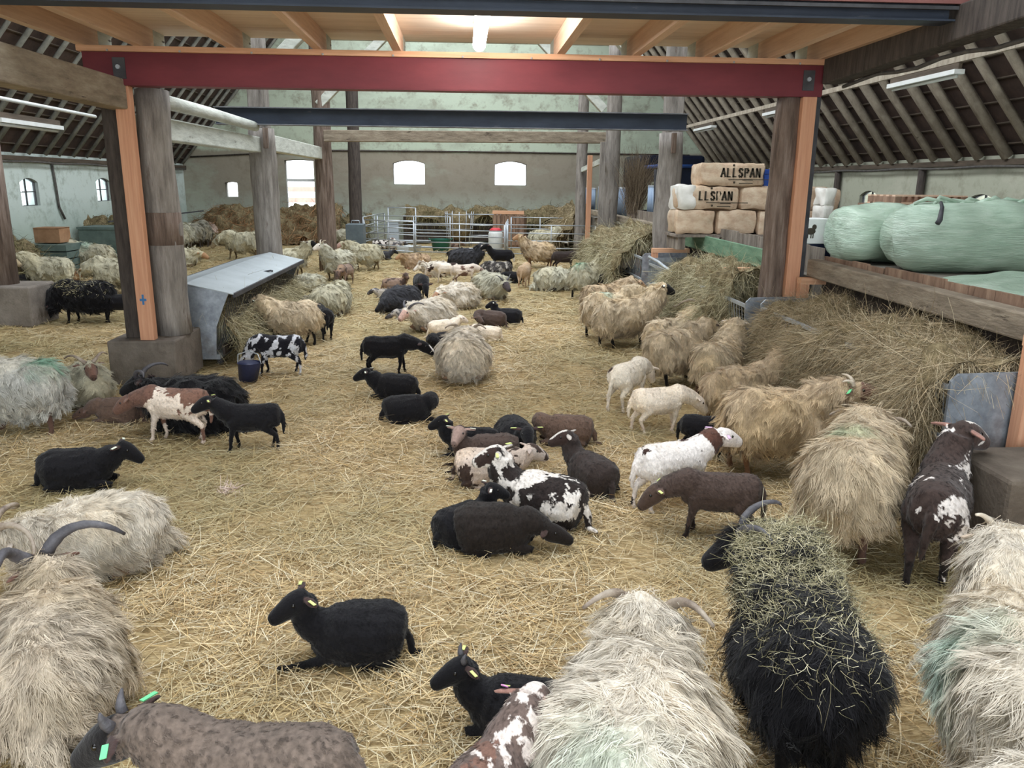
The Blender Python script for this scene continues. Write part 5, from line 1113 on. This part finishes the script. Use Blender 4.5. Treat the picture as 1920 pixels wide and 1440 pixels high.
def paint(sp, zn, uu, V, hd):
    coat, face, leg = [C(*c) for c in COATS[sp['col']]]
    if 'facec' in sp: face = C(*FACES[sp['facec']])
    if 'legc' in sp: leg = C(*LEGC[sp['legc']])
    n = len(V); ewe = sp['k'] == 'ewe'
    col = np.tile(coat, (n, 1))
    tone = wave_noise(V, 2.2, sp['id'])[:, None]; light = coat.mean() > .12
    if sp['col'] == 'taupe': col = col*(1+.16*np.clip(wave_noise(V, 22, 3), -1, 1)[:, None]+.05*tone)
    elif light: col = col*(1+.07*tone)+np.array([.03, .01, -.02])*np.clip(wave_noise(V, 1.4, sp['id']+3), 0, 1)[:, None]
    hn = zn == 'head'; en = zn == 'ear'; ln = zn == 'leg'
    edge = .12*wave_noise(V, 5, sp['id']+9)
    col[hn] = face; col[en] = face*.85+.15*C(150, 110, 100)
    if ewe:
        k = ln & (V[:, 2] < (.30 if sp['pose'] == 'stand' else 9)); col[k] = leg
    else: k = ln & (uu > .45); col[k] = leg
    hoof = (ln & (uu > .93)); col[hoof] = C(36, 32, 30)
    P, d, l, h, hs = hd['P'], hd['d'], hd['l'], hd['h'], hd['hs']
    q = V-P; a = q@d/hs; b_ = q@l/hs; c_ = q@h/hs
    for pc, sc, th, sd in PIED.get(sp['col'], []):
        m = (wave_noise(V, sc, sd+sp['id'])+.5*wave_noise(V, sc*2.6, sd+1)+.25*wave_noise(V, sc*7, sd+2) > th)
        if sp['col'] in ('white_spot',): m &= ~hn
        col[m & ~hoof] = C(*pc)
    if sp['col'] == 'white_dot': m = np.linalg.norm(V-np.array([-.36*XS, .06, .60]), axis=1)+.02*edge < .05; col[m] = C(66, 46, 40)
    if sp['col'] == 'white_spot':
        m = (zn == 'neck') & (uu > .3) & (uu < .75); col[m] = C(92, 62, 52)
        m = ln & (uu > .5) & (wave_noise(V, 6, 3) > .3); col[m] = C(50, 40, 38)
        for c0 in ((.12, .02, .66), (.02, .05, .65)): m = np.linalg.norm((V-np.array(c0))*(1, 2.2, 1), axis=1)+.03*edge < .055; col[m] = C(70, 46, 40)
    if sp['col'] == 'white_rust': m = ((zn == 'neck') & (V[:, 0] > .22)) | (hn & (c_ > -.03)); col[m] = C(116, 86, 74)
    if sp.get('facec') == 'striped' or sp['col'] in ('pied_brown', 'pied_rust', 'pied_ewe'): m = hn & (np.abs(b_) < .03+.02*edge) & (c_ > .02); col[m] = C(226, 218, 210)
    if sp.get('facec') in ('striped',): col[en] = C(196, 188, 180)
    if sp['col'] in ('pied_brown', 'pied_rust'): col[en] = C(152, 114, 102)
    if sp['id'] == 30: m = hn & (np.abs(b_) > .03) & (a > .05); col[m] = C(196, 184, 174)
    if sp.get('blaze'): m = hn & (a > .1) & (a < .2) & (c_ > .0) & (np.abs(b_) < .03); col[m] = C(236, 232, 230)
    if sp.get('tailw'): m = (zn == 'tail') & (uu > .5); col[m] = C(226, 222, 220)
    nose = hn & (a > .205); col[nose] = col[nose]*.55
    if 'mark' in sp:
        nm, x, y, z, r = sp['mark']; dd = np.linalg.norm((V-np.array([x, y, z]))*(1, .8, .8), axis=1)+.03*wave_noise(V, 6, 2); w = np.clip(1.25-dd/r, 0, 1)[:, None]*sp.get('dye', .75)
        w[~np.isin(zn, ('body', 'neck', 'tail'))] = 0; col = col*(1-w)+C(*DYE[nm])*w
    return np.clip(col, .002, 1)

def horn(m, hd, kind, s):
    P, d, l, h, hs = [hd[k] for k in ('P', 'd', 'l', 'h', 'hs')]
    b = P+(l*s*.036+h*.055-d*.005)*hs
    if kind == 'bud': pts = [b, b+h*.03+l*s*.012, b+h*.06+l*s*.026-d*.012, b+h*.085+l*s*.035-d*.03]; r = [.02, .017, .012, .004]
    elif kind == 'small': pts = [b+(h*math.sin(t)*.055-d*(1-math.cos(t))*.06+l*s*.05*t) for t in np.linspace(0, 1.9, 9)]; r = np.linspace(.018, .005, 9)
    elif kind == 'back': pts = [b+(h*math.sin(t)*.07-d*(1-math.cos(t))*.09+l*s*.07*t) for t in np.linspace(0, 1.8, 9)]; r = np.linspace(.017, .005, 9)
    elif kind in ('side', 'dark'): pts = [b+(h*math.sin(t)*.06-d*(1-math.cos(t))*.085+l*s*.062*t) for t in np.linspace(0, 3.2, 14)]; r = np.linspace(.024, .006, 14)
    elif kind == 'big': pts = [b+(h*math.sin(t)*.085-d*(1-math.cos(t))*.10+l*s*.085*t) for t in np.linspace(0, 3.5, 16)]; r = np.linspace(.032, .008, 16)
    else: pts = [b+(h*math.sin(t)*.08-d*(1-math.cos(t))*.085+l*s*(.03+.018*t)*t) for t in np.linspace(0, 4.6, 20)]; r = np.linspace(.027, .006, 20)
    r = np.array(r)*(1+.06*np.sin(np.arange(len(r))*2.6)); m.tube(np.array(pts), r*hs, 9, wob=.03)

def locks(V, F, zn, col, sp, n, L, Wd, rg, hay=None):
    """staple clumps of wool: strands of one clump lean together to one tip"""
    T0 = V[F]; cr_ = np.cross(T0[:, 2]-T0[:, 0], T0[:, 3]-T0[:, 1]); ar = np.linalg.norm(cr_, axis=1); Nf = cr_/(ar[:, None]+1e-12)
    wool = np.isin(zn[F[:, 0]], ('body', 'neck', 'tail')) if sp['k'] == 'ewe' else np.isin(zn[F[:, 0]], ('body', 'neck', 'tail', 'leg')) & (V[F[:, 0], 2] > .03)
    ar = ar*wool*(T0[:, :, 2].mean(1) > .015); per = 12; nc = max(1, n//per)
    ci = rg.choice(len(F), nc, p=ar/ar.sum()); u, v = rg.random((2, nc, 1))
    Pc = (T0[ci, 0]*(1-u)+T0[ci, 1]*u)*(1-v)+(T0[ci, 3]*(1-u)+T0[ci, 2]*u)*v; N = Nf[ci]
    lat = np.sign(Pc[:, 1:2])*np.clip(np.abs(Pc[:, 1:2])*8, .2, 1)*np.array([[0, .75, 0]])
    D = np.array([[-.5, 0, -.75]])+lat+rg.normal(0, .28, (nc, 3))+wave_noise(Pc, 2.5, sp['id']+4)[:, None]*np.array([[.4, .2, 0]])
    D = D-N*(D*N).sum(1, keepdims=True); D /= np.linalg.norm(D, axis=1)[:, None]+1e-6
    lift = rg.uniform(.08, .36, (nc, 1))*sp.get('lift', 1); D = D+N*lift; D /= np.linalg.norm(D, axis=1)[:, None]
    k = np.repeat(np.arange(nc), per); m = len(k)
    Lc = (L*rg.uniform(.65, 1.3, nc))[k][:, None]*rg.uniform(.8, 1.1, (m, 1))
    S1 = np.cross(D, N); S1 /= np.linalg.norm(S1, axis=1)[:, None]+1e-6
    rad = L*.22; ja, jb = rg.normal(0, rad, (2, m, 1))
    root = Pc[k]+S1[k]*ja+np.cross(N, S1)[k]*jb-N[k]*L*.08
    tip = Pc[k]+D[k]*Lc+S1[k]*(ja*.3+rg.normal(0, rad*.25, (m, 1)))+np.cross(N, S1)[k]*jb*.3; tip[:, 2] -= .18*Lc[:, 0]
    mid = (root+tip)/2+N[k]*Lc*.14+S1[k]*rg.normal(0, .06, (m, 1))*Lc
    curlw = sp.get('wavy', .06)
    segs = 3; Vv = np.zeros((m, segs+1, 2, 3)); Wd = Wd*rg.uniform(.6, 1.4, (m, 1))
    for i in range(segs+1):
        t = i/segs; c = root*(1-t)**2+2*mid*t*(1-t)+tip*t*t+S1[k]*math.sin(t*6)*curlw*Lc
        w = Wd*(1-.75*t)/2; Sd = S1[k]+N[k]*rg.normal(0, .35, (m, 1)); Vv[:, i, 0] = c-Sd*w; Vv[:, i, 1] = c+Sd*w
    Vv[..., 2] = np.maximum(Vv[..., 2], .004)
    base = np.arange(m)[:, None]*(segs+1)*2; Q = np.concatenate([base+np.array([2*i, 2*i+1, 2*i+3, 2*i+2]) for i in range(segs)], 0)
    cc = col[F[ci, 0]][k]*np.repeat(rg.uniform(.82, 1.14, (nc, 1)), per, 0)*rg.uniform(.9, 1.08, (m, 1))
    return Vv.reshape(-1, 3), Q, np.repeat(np.clip(cc, .002, 1), (segs+1)*2, 0)

def dist_to_cam(sp): return math.hypot(sp['x'], sp['y'])

def build_flock(flock):
    tmp = []
    for sp in flock:                                   # rough tubes, then one watertight skin per animal
        T, hd, m = rig_mesh(sp, 14 if dist_to_cam(sp) < 9 else 10); dd = dist_to_cam(sp)
        me = bpy.data.meshes.new('skin'); me.from_pydata(np.concatenate(m.v).tolist(), [], m.f); me.update()
        o = bpy.data.objects.new('skin', me); COL.objects.link(o)
        r = o.modifiers.new('r', 'REMESH'); r.mode = 'VOXEL'; r.voxel_size = .0105 if dd < 5 else .0125 if dd < 10 else .017 if dd < 17 else .022
        if dd >= 10: r.voxel_size *= 1.0
        sm = o.modifiers.new('s', 'SMOOTH'); sm.factor = .5; sm.iterations = 7 if dd < 10 else 3
        tmp.append((sp, T, hd, o, dd))
    dg = bpy.context.evaluated_depsgraph_get(); meshes = [bpy.data.meshes.new_from_object(o.evaluated_get(dg)) for _, _, _, o, _ in tmp]
    for (sp, T, hd, o, dd), me in zip(tmp, meshes):
        bpy.data.objects.remove(o)
        ewe = sp['k'] == 'ewe'; s = sp['s']; rg = np.random.default_rng(sp['id']*7+1)
        e = empty('sheep' if ewe or sp['s'] > .8 else 'lamb', (sp['x'], sp['y'], 0.), math.pi/2-R(sp['hd']), sp['label'], 'sheep' if ewe or sp['s'] > .8 else 'lamb', 'sheep in the straw barn' if ewe or sp['s'] > .8 else 'lambs in the straw barn'); e.scale = (s, s, s)
        e.location.z = float(ground_z(np.array([sp['x']]), np.array([sp['y']]))[0])-.006
        n = len(me.vertices); V = np.zeros(n*3); me.vertices.foreach_get('co', V); V = V.reshape(-1, 3)
        nrm = np.zeros(n*3); me.vertices.foreach_get('normal', nrm); nrm = nrm.reshape(-1, 3)
        zn, uu = zones(T, V, hd)
        V[:, 2] = np.maximum(V[:, 2], .0)
        soft = np.isin(zn, ('body', 'neck'))
        amp = .014 if ewe else .004
        V += nrm*(soft*(wave_noise(V, 3.2, sp['id'])*amp+wave_noise(V, 8, sp['id']+1)*amp*.5))[:, None]; V[:, 2] = np.maximum(V[:, 2], .0)
        me.vertices.foreach_set('co', V.ravel()); col = paint(sp, zn, uu, V, hd)
        me.materials.clear(); me.materials.append(coat_m); set_col(me, col); me.polygons.foreach_set('use_smooth', np.ones(len(me.polygons), bool)); me.update()
        me.name = 'body'; b = bpy.data.objects.new('body', me); COL.objects.link(b); b.parent = e
        nf = len(me.polygons); F = np.zeros(nf*4, int)
        try: me.polygons.foreach_get('vertices', F); F = F.reshape(-1, 4)
        except Exception: F = np.array([(list(p.vertices)+[p.vertices[-1]])[:4] for p in me.polygons])
        if ewe:
            N_, L_, W_ = (44000, .10, .0030) if dd < 5.2 else (20000, .095, .0044) if dd < 9.5 else (12000, .095, .0055) if dd < 16 else (5000, .10, .0095)
            v, q, c = locks(V, F, zn, col, sp, N_, L_*sp.get('wl', 1.), W_, rg)
        elif dd < 12:
            N_, L_, W_ = (26000, .024, .0022) if dd < 5.2 else (9000, .026, .0042)
            v, q, c = locks(V, F, zn, col, dict(sp, wavy=.2, lift=1.3), N_, L_, W_, rg)
        else: v = None
        if v is not None: f = fastmesh('fleece', v, q, fleece_m, c, e, False); f['kind'] = 'stuff'
        P, d, l, h, hs = [hd[k] for k in ('P', 'd', 'l', 'h', 'hs')]
        for sd in (-1, 1):
            if dd < 20:
                m = MB(); m.ball(P+(d*.066+l*sd*.057+h*.026)*hs, .0125*hs, 8, 6); m.build('eye', eye_m, e, True)
            if 'horn' in sp:
                m = MB(); horn(m, hd, sp['horn'], sd); dark = sp['horn'] in ('dark', 'bud') or sp.get('hornc') == 'dark' or sp['col'] == 'black' or sp.get('facec') in ('greyf', 'blackf')
                m.build('horn', horn_d if dark else horn_w if sp['horn'] == 'small' else horn_m, e, True)
        if dd < 9:                                     # nostrils
            for sd in (-1, 1): m = MB(); m.ball(P+(d*.222+l*sd*.016-h*.022)*hs, .006*hs, 6, 4); m.build('nostril', eye_m, e, True)
        if 'tag' in sp:
            for k_, (eb, ed, L) in enumerate(hd['ears']):
                if k_ == 0 and sp['tag'] != 'pinkround' or k_ == 1 and sp['tag'] == 'pinkround' : pass
                c = eb+ed*L*.62; up = h*.014+d*.006; m = MB()
                if sp['tag'] == 'pinkround':
                    m.tube([c+up*1.0, c+up*1.35], [.022, .022], 14); t = m.build('ear_tag', tag_m['pinkround'], e); m2 = MB(); m2.bar(c+up*1.4-ed*.03, c+up*1.4+ed*.02, .014, .003, h); m2.build('tag_stem', tag_m['yellow'], t)
                else:
                    w = .024; fwd = unit(l*(1 if k_ else -1)*.5-d*.5+h*.7); m.bar(c+up*1.1-ed*.02, c+up*1.0+ed*.05-h*.012, w, .005, fwd); m.build('ear_tag', tag_m[sp['tag']], e, bev=0)
        if sp.get('hay'):
            up = np.where((nrm[F[:, 0], 2] > .25) & np.isin(zn[F[:, 0]], ('body', 'neck')) & (V[F[:, 0], 0] < .43))[0]
            wgt = np.exp((V[F[up, 0], 0])*3.2); k = rg.choice(up, 4200 if dd < 5 else 500, p=wgt/wgt.sum()); Pp = V[F[k, 0]]+nrm[F[k, 0]]*rg.uniform(.02, .07, (len(k), 1))
            D = rg.normal(0, 1, (len(k), 3))*(1, 1, .35); v, q = strands(Pp, D, nrm[F[k, 0]], rg.gamma(3, .011, len(k))+.012, np.full(len(k), .0022 if dd < 5 else .006), 3, 1.0, 0, .6, rg)
            pl = np.array([lin(c) for c in ((176, 166, 132), (150, 142, 108), (206, 198, 168), (124, 120, 92))]); c = pl[rg.integers(0, 4, len(k))]
            f = fastmesh('caught_hay', v, q, hay_m, np.repeat(c, 8, 0), e, False); f['kind'] = 'stuff'; f['label'] = 'pale hay caught in the black fleece'
build_flock(FLOCK)
